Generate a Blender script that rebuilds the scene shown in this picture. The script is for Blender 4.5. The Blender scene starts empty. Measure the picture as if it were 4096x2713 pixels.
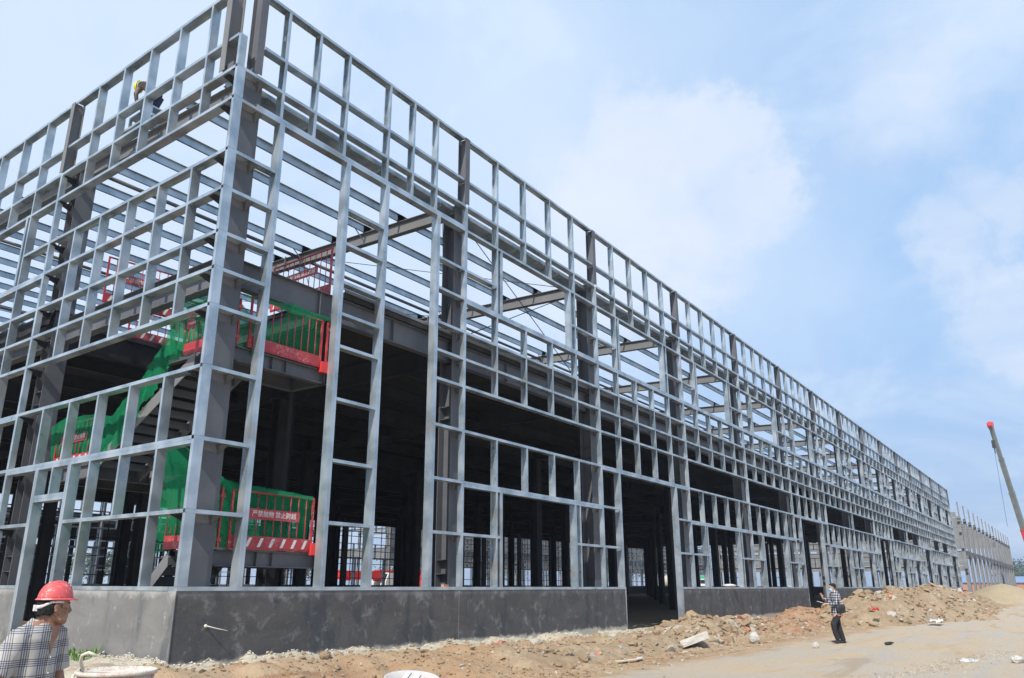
import bpy, math, random
from mathutils import Vector, Matrix, noise
rnd = random.Random(7)
S = bpy.context.scene
COL = S.collection
# ------------------------------------------------------------------ camera
CAM = Vector((-7.7003, -12.3628, 0.0498))
YAW, PITCH, ROLL = math.radians(36.427), math.radians(16.5655), math.radians(0.2292)
FPX, OX, OY = 3050.61, -73.13, 76.18
FW = Vector((math.cos(PITCH)*math.cos(YAW), math.cos(PITCH)*math.sin(YAW), math.sin(PITCH)))
RT = Vector((math.sin(YAW), -math.cos(YAW), 0))
UP = RT.cross(FW)
RR = RT*math.cos(ROLL)+UP*math.sin(ROLL)
UU = -RT*math.sin(ROLL)+UP*math.cos(ROLL)
cd = bpy.data.cameras.new('camera'); cam = bpy.data.objects.new('camera', cd); COL.objects.link(cam)
cd.sensor_width = 36; cd.lens = 36*FPX/4096; cd.shift_x = -OX/4096; cd.shift_y = OY/4096; cd.clip_start = 0.1; cd.clip_end = 3000
cam.matrix_world = Matrix(((RR.x, UU.x, -FW.x, CAM.x), (RR.y, UU.y, -FW.y, CAM.y), (RR.z, UU.z, -FW.z, CAM.z), (0, 0, 0, 1)))
S.camera = cam
def ray(u, v): return FW+RR*((u-2048-OX)/FPX)-UU*((v-1356.5-OY)/FPX)
# ------------------------------------------------------------------ materials
class NT:
    def __init__(s, tree): s.t = tree; s.n = tree.nodes; s.l = tree.links
    def new(s, ty, **kw):
        n = s.n.new(ty)
        for k, v in kw.items():
            if k.startswith('_'): setattr(n, k[1:], v)
            else:
                i = n.inputs[int(k[1:])] if k[0] == 'i' and k[1:].isdigit() else n.inputs[k.replace('_', ' ')]
                if hasattr(v, 'is_output') or isinstance(v, bpy.types.NodeSocket): s.l.new(v, i)
                else: i.default_value = v
        return n
    def math(s, op, a, b=0.0, c=0.0):
        n = s.n.new('ShaderNodeMath'); n.operation = op
        for i, v in enumerate((a, b, c)):
            if isinstance(v, bpy.types.NodeSocket): s.l.new(v, n.inputs[i])
            else: n.inputs[i].default_value = v
        return n.outputs[0]
    def noise(s, vec, scale, detail=3, rough=.5, dist=0):
        return s.new('ShaderNodeTexNoise', Vector=vec, Scale=scale, Detail=detail, Roughness=rough, Distortion=dist).outputs['Fac']
    def mapr(s, v, a, b, c=0., d=1.):
        n = s.new('ShaderNodeMapRange', i0=v, i1=a, i2=b, i3=c, i4=d); n.interpolation_type = 'SMOOTHSTEP'; return n.outputs[0]
    def mix(s, f, a, b):
        n = s.n.new('ShaderNodeMix'); n.data_type = 'RGBA'
        for i, v in ((0, f), (6, a), (7, b)):
            if isinstance(v, bpy.types.NodeSocket): s.l.new(v, n.inputs[i])
            else: n.inputs[i].default_value = v if i == 0 else tuple(v)+((1,) if len(v) == 3 else ())
        return n.outputs[2]
    def scalevec(s, vec, sx, sy, sz):
        return s.new('ShaderNodeMapping', Vector=vec, Scale=(sx, sy, sz)).outputs[0]
def mat(name, rough=.7, metal=0., color=(.5, .5, .5), spec=None):
    m = bpy.data.materials.new(name); m.use_nodes = True
    t = NT(m.node_tree); b = t.n['Principled BSDF']
    b.inputs['Base Color'].default_value = (*color, 1); b.inputs['Roughness'].default_value = rough; b.inputs['Metallic'].default_value = metal
    if spec is not None: b.inputs['Specular IOR Level'].default_value = spec
    return m, t, b
def pos(t): return t.new('ShaderNodeNewGeometry').outputs['Position']
def obc(t): return t.new('ShaderNodeTexCoord').outputs['Object']
def bump(t, b, h, strength, dist=.01):
    n = t.new('ShaderNodeBump', Height=h, Strength=strength, Distance=dist); t.l.new(n.outputs[0], b.inputs['Normal'])
M = {}
def m_galv():
    m, t, b = mat('galvanised_steel', .33, .62)
    p = pos(t)
    n1 = t.noise(p, 1.6, 2, .5); n2 = t.noise(p, 14, 3, .6); n3 = t.noise(p, .9, 2, .5); n4 = t.noise(t.scalevec(p, 2, 2, .5), 1.6, 2, .5)
    f = t.math('ADD', t.math('MULTIPLY', n1, .92), t.math('MULTIPLY', n2, .08))
    c = t.mix(t.mapr(f, .35, .65), (.33, .385, .42), (.53, .585, .62))
    c = t.mix(t.mapr(n4, .55, .8, 0, .45), c, (.52, .48, .38))
    c = t.mix(t.mapr(n3, .60, .74, 0, .45), c, (.36, .28, .20))
    t.l.new(c, b.inputs['Base Color'])
    t.l.new(t.mapr(n1, .3, .7, .26, .38), b.inputs['Roughness'])
    M['galv'] = m
def m_paint(name, c1, c2, rough=.5, sc=1.5, wear=None, wf=(.62, .72), metal=0.):
    m, t, b = mat(name, rough, metal)
    p = pos(t); n = t.noise(p, sc, 5, .65); n2 = t.noise(p, sc*14, 3, .6)
    c = t.mix(t.mapr(n, .3, .7), c1, c2)
    if wear: c = t.mix(t.mapr(t.math('ADD', t.math('MULTIPLY', n2, .6), t.math('MULTIPLY', n, .4)), wf[0]-.08, wf[1]-.08), c, wear)
    t.l.new(c, b.inputs['Base Color']); bump(t, b, n2, .15, .004)
    M[name] = m; return m
def m_plaster(name, c1, c2, pale, amt, lo, hi):
    m, t, b = mat(name, .85)
    p = pos(t)
    n = t.noise(t.scalevec(p, .7, .7, 1.6), 1.3, 6, .62, .6); n2 = t.noise(p, 2.6, 7, .72, .4); n3 = t.noise(p, 30, 4, .7); n5 = t.noise(t.scalevec(p, 1, 1, .35), 1.7, 4, .6)
    c = t.mix(t.mapr(n, .35, .68), c1, c2)
    c = t.mix(t.mapr(n5, .52, .66, 0, .8), c, tuple(x*.55+.01*i for i, x in enumerate(c1)))
    c = t.mix(t.math('MULTIPLY', t.mapr(n2, lo, hi), amt), c, pale)
    c = t.mix(t.mapr(n3, .3, .75, 0, .05), c, (.5, .47, .42))
    # lime-streaked strip under the coping and along the foot
    z = t.new('ShaderNodeSeparateXYZ', Vector=p).outputs[2]
    zz = t.math('ADD', z, t.math('MULTIPLY', n2, .5))
    c = t.mix(t.math('MULTIPLY', t.mapr(zz, .02, .2), amt*.7), c, pale)
    zb = t.math('ADD', z, t.math('MULTIPLY', n2, -.35))
    c = t.mix(t.math('MULTIPLY', t.mapr(zb, -1.36, -1.46), .85), c, (.5, .46, .38))
    t.l.new(c, b.inputs['Base Color']); bump(t, b, n3, .1, .006)
    M[name] = m
def m_soil(name, cs, sc=1., b2=.5):
    m, t, b = mat(name, .95, spec=.15)
    p = pos(t); n = t.noise(p, .7*sc, 6, .65, .5); n2 = t.noise(p, 9*sc, 5, .7); n3 = t.noise(p, 45*sc, 3, .65); n4 = t.noise(p, 2.4*sc, 5, .7)
    c = t.mix(t.mapr(n, .36, .64), cs[0], cs[1]); c = t.mix(t.mapr(n4, .52, .68), c, cs[2])
    c = t.mix(t.mapr(n2, .3, .75, 0, .5), c, tuple(x*.55 for x in cs[0])); c = t.mix(t.mapr(n3, .6, .72, 0, .5), c, cs[3])
    t.l.new(c, b.inputs['Base Color'])
    bump(t, b, t.math('ADD', t.math('MULTIPLY', n2, .8), t.math('MULTIPLY', n3, .35)), b2, .05)
    M[name] = m
m_galv()
m_paint('grey_primer', (.085, .088, .098), (.125, .127, .137), .48, .8, (.2, .19, .18), (.7, .8))
m_paint('rafter_primer', (.14, .137, .137), (.175, .171, .168), .5, .8, (.3, .28, .25), (.7, .8))
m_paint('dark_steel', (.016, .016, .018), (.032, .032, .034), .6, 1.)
for k_ in ('dark_steel', 'grey_primer'): M[k_].node_tree.nodes['Principled BSDF'].inputs['Specular IOR Level'].default_value = .15 if k_ == 'dark_steel' else .35
m_paint('pale_primer', (.17, .172, .172), (.22, .22, .215), .55, 1., (.42, .4, .36), (.68, .78))
m_paint('red_paint', (.33, .022, .03), (.44, .04, .045), .45, 3, (.50, .33, .32), (.64, .73))
m_paint('crane_red', (.62, .03, .03), (.7, .05, .04), .35, 1)
m_paint('crane_grey', (.13, .145, .13), (.19, .205, .185), .5, 1)
m_paint('white_paint', (.62, .6, .58), (.75, .74, .72), .55, 6, (.35, .2, .18), (.62, .7))
m_paint('white_plain', (.62, .62, .6), (.75, .75, .73), .5, 3)
m_paint('concrete', (.40, .38, .34), (.55, .52, .46), .9, 4, (.25, .22, .18), (.62, .78))
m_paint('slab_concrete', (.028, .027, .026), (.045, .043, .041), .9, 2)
m_paint('wood', (.40, .24, .12), (.52, .33, .18), .8, 6)
m_paint('brick', (.42, .16, .09), (.5, .22, .13), .9, 7, (.5, .42, .36), (.6, .7))
m_paint('tub_pink', (.46, .15, .13), (.52, .2, .17), .7, 5, (.62, .57, .48), (.5, .62))
m_paint('tub_crust', (.55, .50, .40), (.66, .61, .52), .9, 9)
m_paint('tub_rim', (.46, .30, .25), (.52, .42, .35), .9, 7, (.6, .56, .48), (.5, .6)); m_paint('board_grey', (.50, .46, .43), (.60, .57, .54), .8, 5, (.42, .28, .22), (.6, .7))
m_paint('yellow_paint', (.7, .42, .02), (.8, .5, .04), .5, 4)
m_paint('green_paint', (.03, .25, .12), (.06, .36, .2), .4, 2)
m_paint('rubber', (.015, .015, .016), (.03, .03, .03), .8, 4)
m_paint('dark_glass', (.02, .03, .04), (.03, .04, .05), .1, 2)
m_paint('blue_roof', (.16, .24, .38), (.2, .3, .45), .5, .3)
m_paint('black_cloth', (.012, .012, .014), (.022, .022, .024), .9, 6)
m_paint('navy_cloth', (.02, .025, .06), (.035, .045, .1), .9, 6)
m_paint('taupe_cloth', (.20, .15, .12), (.27, .21, .17), .95, 6)
m_paint('orange_cloth', (.7, .12, .03), (.75, .16, .04), .9, 6)
m_paint('hair', (.006, .005, .005), (.014, .012, .011), .85, 60); m_paint('eye_white', (.30, .25, .22), (.34, .28, .25), .4, 3)
m_paint('leather', (.012, .012, .013), (.03, .03, .03), .45, 12)
m_paint('mask_blue', (.25, .55, .75), (.35, .65, .82), .8, 8)
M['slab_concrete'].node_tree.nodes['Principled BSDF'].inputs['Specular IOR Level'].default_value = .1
m_plaster('dark_plaster', (.066, .063, .063), (.097, .090, .086), (.30, .295, .29), .5, .53, .68)
m_plaster('grey_plaster', (.145, .141, .135), (.19, .184, .174), (.46, .445, .42), .75, .58, .72)
m_soil('rubble_soil', ((.33, .24, .15), (.42, .32, .21), (.38, .25, .16), (.5, .42, .32)), 1, .8)
m_soil('sand', ((.42, .33, .20), (.48, .38, .24), (.45, .35, .22), (.5, .42, .3)), .6, .3)
m_soil('red_soil', ((.40, .22, .12), (.44, .29, .18), (.36, .18, .10), (.56, .46, .36)), 1, .8)
m_soil('stone', ((.42, .38, .31), (.52, .47, .40), (.44, .36, .27), (.6, .56, .5)), 2, .5)
def m_skin():
    m, t, b = mat('skin', .55, color=(.30, .155, .10)); b.inputs['Subsurface Weight'].default_value = .05
    n = t.noise(obc(t), 25, 4, .6); t.l.new(t.mix(t.mapr(n, .3, .7), (.25, .125, .08), (.34, .18, .12)), b.inputs['Base Color']); M['skin'] = m
    m, t, b = mat('pale_skin', .55, color=(.50, .30, .22)); M['pale_skin'] = m
m_skin()
def m_helmet(name, c, dust):
    m, t, b = mat(name, .55)
    p = obc(t); n = t.noise(p, 7, 7, .75); n2 = t.noise(p, 60, 3, .6)
    col = t.mix(t.mapr(n, .5, .72, 0, dust), c, (.72, .62, .58)); col = t.mix(t.mapr(n2, .62, .7, 0, dust), col, (.75, .66, .62))
    t.l.new(col, b.inputs['Base Color']); M[name] = m
m_helmet('red_helmet', (.60, .085, .085), .9); m_helmet('yellow_helmet', (.80, .68, .02), .15)
def m_plaid(name, base, lines, axis2, fr, w, extra=None):
    m, t, b = mat(name, .9)
    p = t.new('ShaderNodeMapping', Vector=obc(t), Rotation=(0, 0, math.radians(24 if axis2 == 0 else 0))).outputs[0]; x = t.new('ShaderNodeSeparateXYZ', Vector=p)
    wob = t.math('MULTIPLY', t.math('SUBTRACT', t.noise(p, 5, 2, .5), .5), .014)
    def band(v, f, ph, ww):
        fr_ = t.math('FRACT', t.math('ADD', t.math('MULTIPLY', t.math('ADD', v, wob), f), ph))
        return t.math('LESS_THAN', fr_, ww)
    u, v = x.outputs[axis2], x.outputs[2]
    c = base
    n = t.noise(p, 6, 4, .6)
    c = t.mix(t.mapr(n, .3, .7), base, tuple(q*.86 for q in base))
    if extra:
        c = t.mix(t.math('MULTIPLY', band(u, fr, .45, .34), .35), c, extra); c = t.mix(t.math('MULTIPLY', band(v, fr, .45, .34), .35), c, extra)
    for ax in (u, v):
        for ph in (lines_ph):
            c = t.mix(t.math('MULTIPLY', band(ax, fr, ph, w), .75), c, lines)
    t.l.new(c, b.inputs['Base Color']); M[name] = m
lines_ph = (0, .13, .26, .39); m_plaid('tartan_cloth', (.45, .42, .38), (.05, .048, .06), 0, 9.5, .06, (.36, .38, .46))
lines_ph = (0,); m_plaid('check_cloth', (.55, .56, .6), (.014, .016, .035), 1, 14, .55)
def m_net(name, c, alpha):
    m, t, b = mat(name, .8, color=c)
    p = pos(t)
    d = t.new('ShaderNodeBsdfDiffuse', Color=(*c, 1)); tr = t.new('ShaderNodeBsdfTranslucent', Color=(*c, 1)); tp = t.new('ShaderNodeBsdfTransparent', Color=(.75, 1, .85, 1))
    a = t.new('ShaderNodeMixShader', i0=.45, i1=d.outputs[0], i2=tr.outputs[0])
    f = t.mapr(t.noise(p, 1.6, 3, .5), .35, .65, alpha-.12, min(1, alpha+.14))
    mx = t.new('ShaderNodeMixShader', i0=f, i1=tp.outputs[0], i2=a.outputs[0])
    t.l.new(mx.outputs[0], t.n['Material Output'].inputs[0]); M[name] = m
m_net('green_net', (.02, .28, .125), .62)
def m_leaf(name, c1, c2):
    m, t, b = mat(name, .8); n = t.noise(pos(t), 1.3, 3, .6); t.l.new(t.mix(t.mapr(n, .35, .65), c1, c2), b.inputs['Base Color']); M[name] = m
m_leaf('leaf', (.03, .06, .025), (.07, .11, .04)); m_leaf('grass_leaf', (.07, .16, .03), (.16, .28, .06)); m_paint('bark', (.1, .08, .06), (.16, .12, .09), .9, 5)
def m_ground():
    m, t, b = mat('site_soil', .95, spec=.12)
    p = pos(t); xyz = t.new('ShaderNodeSeparateXYZ', Vector=p)
    n = t.noise(p, .33, 6, .6, .6); n2 = t.noise(p, 2.2, 6, .7, .4); n3 = t.noise(p, 14, 5, .7); n4 = t.noise(p, 70, 3, .6); ns = t.noise(t.scalevec(p, .16, 1.2, 1), 1.1, 5, .65, .5)
    road = t.mix(t.mapr(n, .38, .62), (.54, .42, .285), (.50, .43, .34))
    road = t.mix(t.mapr(ns, .5, .66, 0, .6), road, (.44, .41, .38))
    road = t.mix(t.mapr(ns, .42, .3, 0, .7), road, (.52, .36, .22))
    dirt = t.mix(t.mapr(n, .38, .6), (.44, .28, .16), (.48, .35, .22))
    dirt = t.mix(t.mapr(ns, .55, .7, 0, .8), dirt, (.36, .19, .11))
    dirt = t.mix(t.mapr(n2, .55, .7, 0, .6), dirt, (.24, .17, .11))
    yy = t.math('ADD', xyz.outputs[1], t.math('MULTIPLY', t.math('SUBTRACT', n2, .5), 1.6))
    yy = t.math('ADD', yy, t.math('MULTIPLY', t.math('SUBTRACT', n, .5), 3))
    yy = t.math('ADD', yy, t.math('MULTIPLY', xyz.outputs[0], .035))
    c = t.mix(t.mapr(yy, -5.0, -4.2), road, dirt)
    # lime and plaster droppings along the foot of the wall
    y2 = t.math('ADD', xyz.outputs[1], t.math('MULTIPLY', t.math('SUBTRACT', n2, .5), .9))
    lime = t.math('MULTIPLY', t.mapr(y2, -.95, -.35), t.mapr(xyz.outputs[0], 24, 16))
    c = t.mix(lime, c, t.mix(t.mapr(n3, .35, .65), (.60, .54, .42), (.48, .42, .32)))
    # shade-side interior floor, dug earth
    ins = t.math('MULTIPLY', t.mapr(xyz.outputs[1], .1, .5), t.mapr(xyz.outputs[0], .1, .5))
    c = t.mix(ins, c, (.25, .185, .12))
    stn = t.mapr(t.noise(t.scalevec(p, .25, .9, 1), .8, 5, .65, .8), .55, .68, 0, .45)
    c = t.mix(stn, c, (.36, .23, .13))
    c = t.mix(t.mapr(n3, .55, .75, 0, .35), c, (.25, .19, .13)); c = t.mix(t.mapr(n4, .62, .72, 0, .5), c, (.62, .56, .48))
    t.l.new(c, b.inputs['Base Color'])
    bump(t, b, t.math('ADD', t.math('MULTIPLY', n3, .9), t.math('MULTIPLY', n4, .3)), .9, .06)
    M['ground'] = m
m_ground()
# ------------------------------------------------------------------ world and sun
SUNV = Vector((-1, -.24, .98)).normalized()
W = bpy.data.worlds.new('World'); S.world = W; W.use_nodes = True
t = NT(W.node_tree); bg = t.n['Background']
sky = t.new('ShaderNodeTexSky'); sky.sky_type = 'NISHITA'; sky.sun_disc = False
sky.sun_elevation = math.asin(SUNV.z); sky.sun_rotation = math.atan2(SUNV.x, SUNV.y); sky.air_density = 1.; sky.dust_density = 1.2; sky.ozone_density = 1.5
g = t.new('ShaderNodeTexCoord').outputs['Generated']
sv = t.new('ShaderNodeSeparateXYZ', Vector=g)
den = t.math('ADD', t.math('MAXIMUM', sv.outputs[2], 0.), .22)
pl = t.new('ShaderNodeCombineXYZ', X=t.math('DIVIDE', sv.outputs[0], den), Y=t.math('DIVIDE', sv.outputs[1], den), Z=0.).outputs[0]
nf = t.noise(pl, 1.5, 9, .62, .5); nb = t.noise(pl, 3.2, 8, .62, .2)
def vm(op, a, b):
    n = t.n.new('ShaderNodeVectorMath'); n.operation = op
    for i, v in enumerate((a, b)):
        if isinstance(v, bpy.types.NodeSocket): t.l.new(v, n.inputs[i])
        else: n.inputs[i].default_value = v
    return n
wn = t.new('ShaderNodeTexNoise', Vector=g, Scale=7., Detail=8., Roughness=.62)
wv = vm('SCALE', vm('SUBTRACT', wn.outputs['Color'], (.5, .5, .5)).outputs[0], (0, 0, 0)); wv.inputs['Scale'].default_value = .28
dirw = vm('ADD', g, wv.outputs[0]).outputs[0]
def blob(u, v, r, soft=.5):
    d = ray(u, v).normalized()
    dist = vm('DISTANCE', dirw, tuple(d)).outputs['Value']
    return t.mapr(dist, r, r*(1-soft))
def mx(*a):
    r = a[0]
    for q in a[1:]: r = t.math('MAXIMUM', r, q)
    return r
veil = t.mapr(t.math('ADD', nf, t.math('MULTIPLY', blob(700, 500, .75, 1), .32)), .40, .78)
veil = mx(veil, t.math('MULTIPLY', blob(2000, 500, .55, 1), .9), t.math('MULTIPLY', blob(0, 300, .9, 1), 1.), t.math('MULTIPLY', blob(2250, 1050, .36, .9), .95), t.math('MULTIPLY', blob(2900, 1100, .25, .95), .6))
cum = mx(t.math('MULTIPLY', blob(2740, 680, .135, .35), .8), t.math('MULTIPLY', blob(2500, 900, .17, .5), .85), t.math('MULTIPLY', blob(4060, 820, .07, .7), .6), t.math('MULTIPLY', blob(3800, 1000, .07, .7), .6),
         t.math('MULTIPLY', blob(4080, 1230, .085, .5), .55), t.math('MULTIPLY', blob(3250, 1500, .06, .6), .3), t.math('MULTIPLY', blob(3600, 430, .12, .9), .5))
base = t.mix(.8, sky.outputs[0], (4.1, 6.3, 9.5))
low = t.mapr(sv.outputs[2], .38, .0)
base = t.mix(t.math('MULTIPLY', low, .75), base, (3.5, 4.9, 7.3))
c = t.mix(t.math('MULTIPLY', veil, .85), base, (6.6, 7.75, 9.4))
c = t.mix(t.math('MULTIPLY', cum, t.mapr(nb, .25, .62, .35, .85)), c, (7.6, 8.1, 9.1))
t.l.new(c, bg.inputs[0]); bg.inputs[1].default_value = .1
sd = bpy.data.lights.new('sun', 'SUN'); sun = bpy.data.objects.new('sun', sd); COL.objects.link(sun)
sd.energy = 4.6; sd.angle = math.radians(.5); sd.color = (1, .95, .88)
sun.rotation_euler = SUNV.to_track_quat('Z', 'Y').to_euler()
S.view_settings.view_transform = 'Standard'; S.view_settings.look = 'None'; S.view_settings.exposure = .18; S.view_settings.gamma = 1
S.cycles.max_bounces = 6; S.cycles.diffuse_bounces = 2; S.cycles.transparent_max_bounces = 12
# ------------------------------------------------------------------ mesh helpers
class MB:
    def __init__(s): s.v = []; s.f = []; s.sm = []
    def add(s, vs, fs, smooth=False):
        o = len(s.v); s.v += [tuple(v) for v in vs]; s.f += [tuple(i+o for i in f) for f in fs]; s.sm += [smooth]*len(fs)
    def box(s, a, b):
        x0, y0, z0 = a; x1, y1, z1 = b
        s.add([(x0, y0, z0), (x1, y0, z0), (x1, y1, z0), (x0, y1, z0), (x0, y0, z1), (x1, y0, z1), (x1, y1, z1), (x0, y1, z1)],
              [(0, 3, 2, 1), (4, 5, 6, 7), (0, 1, 5, 4), (1, 2, 6, 5), (2, 3, 7, 6), (3, 0, 4, 7)])
    def obox(s, O, ax, ay, az):   # corner + three edge vectors
        O, ax, ay, az = map(Vector, (O, ax, ay, az))
        s.add([O, O+ax, O+ax+ay, O+ay, O+az, O+ax+az, O+ax+ay+az, O+ay+az], [(0, 3, 2, 1), (4, 5, 6, 7), (0, 1, 5, 4), (1, 2, 6, 5), (2, 3, 7, 6), (3, 0, 4, 7)])
    def beam(s, p, q, w, h, up=(0, 0, 1)):
        p, q = Vector(p), Vector(q); d = q-p; e = d.normalized(); sd_ = e.cross(Vector(up))
        if sd_.length < 1e-4: sd_ = Vector((1, 0, 0))
        sd_.normalize(); u = sd_.cross(e)
        s.obox(p-sd_*w/2-u*h/2, d, sd_*w, u*h)
    def ibeam(s, p, q, w, h, tf=.016, tw=.01, up=(0, 0, 1)):
        p, q = Vector(p), Vector(q); e = (q-p).normalized(); sd_ = e.cross(Vector(up)).normalized(); u = sd_.cross(e)
        for k in (-1, 1): s.beam(p+u*k*(h/2-tf/2), q+u*k*(h/2-tf/2), w, tf, up)
        s.beam(p, q, tw, h-2*tf, up)
    def tube(s, pts, r, n=8, cap=True):
        pts = [Vector(p) for p in pts]; rs = r if isinstance(r, (list, tuple)) else [r]*len(pts)
        vs = []; fs = []; prev = None
        for i, p in enumerate(pts):
            d = (pts[min(i+1, len(pts)-1)]-pts[max(i-1, 0)]).normalized()
            a = d.cross(Vector((0, 0, 1))) if prev is None else prev-d*prev.dot(d)
            if a.length < 1e-3: a = d.cross(Vector((1, 0, 0)))
            a.normalize(); prev = a; b_ = d.cross(a)
            for k in range(n):
                an = 2*math.pi*k/n; vs.append(p+(a*math.cos(an)+b_*math.sin(an))*rs[i])
        for i in range(len(pts)-1):
            for k in range(n): fs.append((i*n+k, i*n+(k+1) % n, (i+1)*n+(k+1) % n, (i+1)*n+k))
        if cap: fs.append(tuple(range(n-1, -1, -1))); fs.append(tuple((len(pts)-1)*n+k for k in range(n)))
        s.add(vs, fs, True)
    def loft(s, rings, n=24, cap=True):   # rings: (center, rx, ry, xaxis, yaxis) ; superellipse exponent optional
        vs = []; fs = []
        for rg in rings:
            c_, rx, ry, xa, ya = rg[:5]; ex = rg[5] if len(rg) > 5 else 1.
            for k in range(n):
                an = 2*math.pi*k/n; ca, sa = math.cos(an), math.sin(an)
                vs.append(Vector(c_)+Vector(xa)*rx*math.copysign(abs(ca)**ex, ca)+Vector(ya)*ry*math.copysign(abs(sa)**ex, sa))
        for i in range(len(rings)-1):
            for k in range(n): fs.append((i*n+k, i*n+(k+1) % n, (i+1)*n+(k+1) % n, (i+1)*n+k))
        if cap: fs.append(tuple(range(n-1, -1, -1))); fs.append(tuple((len(rings)-1)*n+k for k in range(n)))
        s.add(vs, fs, True)
    def ball(s, c_, r, nu=12, nv=8):
        c_ = Vector(c_); r = Vector(r) if not isinstance(r, (int, float)) else Vector((r, r, r))
        rings = []
        for i in range(nv+1):
            a = -math.pi/2+math.pi*i/nv; k = max(math.cos(a), .02)
            rings.append((c_+Vector((0, 0, r.z*math.sin(a))), r.x*k, r.y*k, (1, 0, 0), (0, 1, 0)))
        s.loft(rings, nu)
    def join(s, o): s.add(o.v, o.f); s.sm[-len(o.f):] = o.sm
    def mesh(s, name, m):
        me = bpy.data.meshes.new(name); me.from_pydata(s.v, [], s.f); me.materials.append(m)
        if any(s.sm): me.polygons.foreach_set('use_smooth', s.sm)
        me.update(); return me
    def build(s, name, m, parent=None, loc=None):
        o = bpy.data.objects.new(name, s.mesh(name, m)); COL.objects.link(o)
        if loc: o.location = loc
        if parent: o.parent = parent
        return o
def tag(o, label=None, cat=None, group=None, kind=None):
    if label: o['label'] = label
    if cat: o['category'] = cat
    if group: o['group'] = group
    if kind: o['kind'] = kind
    return o
def empty(name, loc=(0, 0, 0), rz=0, label=None, cat=None, group=None):
    o = bpy.data.objects.new(name, None); COL.objects.link(o); o.location = loc; o.rotation_euler = (0, 0, rz); o.empty_display_size = .2
    return tag(o, label, cat, group)
def copy_tree(o, parent=None):
    c_ = o.copy(); COL.objects.link(c_); c_.parent = parent
    for ch in list(o.children): copy_tree(ch, c_)
    return c_
# members of a building are collected, then the 100 that show largest become parts of their own and the rest one part
class Frame:
    def __init__(s, root): s.root = root; s.items = {}
    def put(s, kind, mb, m, key=None):
        n = len(mb.v); c_ = Vector((sum(v[0] for v in mb.v)/n, sum(v[1] for v in mb.v)/n, sum(v[2] for v in mb.v)/n))
        ext = max((Vector(v)-c_).length for v in mb.v)
        d = (c_-CAM).dot(FW); px = (c_-CAM).dot(RR)/max(d, .1)
        sc_ = ext/max((c_-CAM).length, 1)
        if d < 0 or abs(px) > .78: sc_ *= .02
        s.items.setdefault((kind, m), []).append((sc_, mb))
    def flush(s, cap=100):
        kinds = {}
        for (k, m), l in s.items.items(): kinds.setdefault(k, []).extend((a, b, m) for a, b in l)
        for k, l in kinds.items():
            l.sort(key=lambda q: -q[0])
            top, rest = l[:cap-1 if len(l) > cap else cap], l[cap-1 if len(l) > cap else cap:]
            for a, b, m in top: b.build(k, M[m], s.root)
            if rest:
                big = MB()
                for a, b, m in rest: big.join(b)
                tag(big.build(k, M[rest[0][2]], s.root), kind='stuff')
def F(frame, O, U, N):
    """local facade frame: u along the facade, n inwards, z up"""
    O, U, N = Vector(O), Vector(U), Vector(N)
    def P(u, n, z): return O+U*u+N*n+Vector((0, 0, z))
    def bx(mb, u0, u1, n0, n1, z0, z1): mb.obox(P(u0, n0, z0), U*(u1-u0), N*(n1-n0), Vector((0, 0, z1-z0)))
    H = .072; T_ = .004; D = .2
    def girt(u0, u1, z, style='up', m='galv', kind='girt'):
        mb = MB(); zs = [(z-H, z)] if style in ('up', 'down') else [(z-H, z), (z-2*H-.003, z-H-.003)]
        for i, (a, b) in enumerate(zs):
            bx(mb, u0, u1, 0, T_, a, b); bx(mb, u0, u1, D-T_, D, a, b)
            top = style == 'down' or (style == 'double' and i == 0)
            if top: bx(mb, u0, u1, T_, D-T_, b-T_, b)
            else: bx(mb, u0, u1, T_, D-T_, a, a+T_)
            if top: bx(mb, u0, u1, T_, .02, a, a+T_); bx(mb, u0, u1, D-.02, D-T_, a, a+T_)
            else: bx(mb, u0, u1, T_, .02, b-T_, b)
        frame.put(kind, mb, m)
    def stud(u, z0, z1, side=1, m='galv', kind='stud', w=.066):
        mb = MB(); a, b = u-w/2, u+w/2
        bx(mb, a, b, 0, T_, z0, z1); bx(mb, a, b, D-T_, D, z0, z1)
        if side > 0: bx(mb, b-T_, b, T_, D-T_, z0, z1); bx(mb, a, a+T_, T_, .018, z0, z1); bx(mb, a, a+T_, D-.018, D-T_, z0, z1)
        else: bx(mb, a, a+T_, T_, D-T_, z0, z1); bx(mb, b-T_, b, T_, .018, z0, z1); bx(mb, b-T_, b, D-.018, D-T_, z0, z1)
        frame.put(kind, mb, m)
    def jamb(u, z0, z1, w=.13, m='galv', kind='window_jamb'):
        mb = MB(); bx(mb, u-w/2, u-.002, -.003, D+.003, z0, z1); bx(mb, u+.002, u+w/2, -.003, D+.003, z0, z1); bx(mb, u-.003, u+.003, .001, D-.001, z0, z1)
        frame.put(kind, mb, m)
    def box(kind, m, *a): mb = MB(); bx(mb, *a); frame.put(kind, mb, m)
    return P, bx, girt, stud, jamb, box
RZ = [None, 12.665, 11.307, 10.50, 9.744, 8.524, 7.656, 6.696, 5.932, 5.170, 3.965, 2.62, 1.314, 0.]
ST = {1: 'down', 2: 'up', 3: 'up', 5: 'down', 6: 'up', 7: 'up', 8: 'up', 9: 'up', 10: 'up', 12: 'up'}
GH = .072
FLOORZ = -1.45
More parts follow.
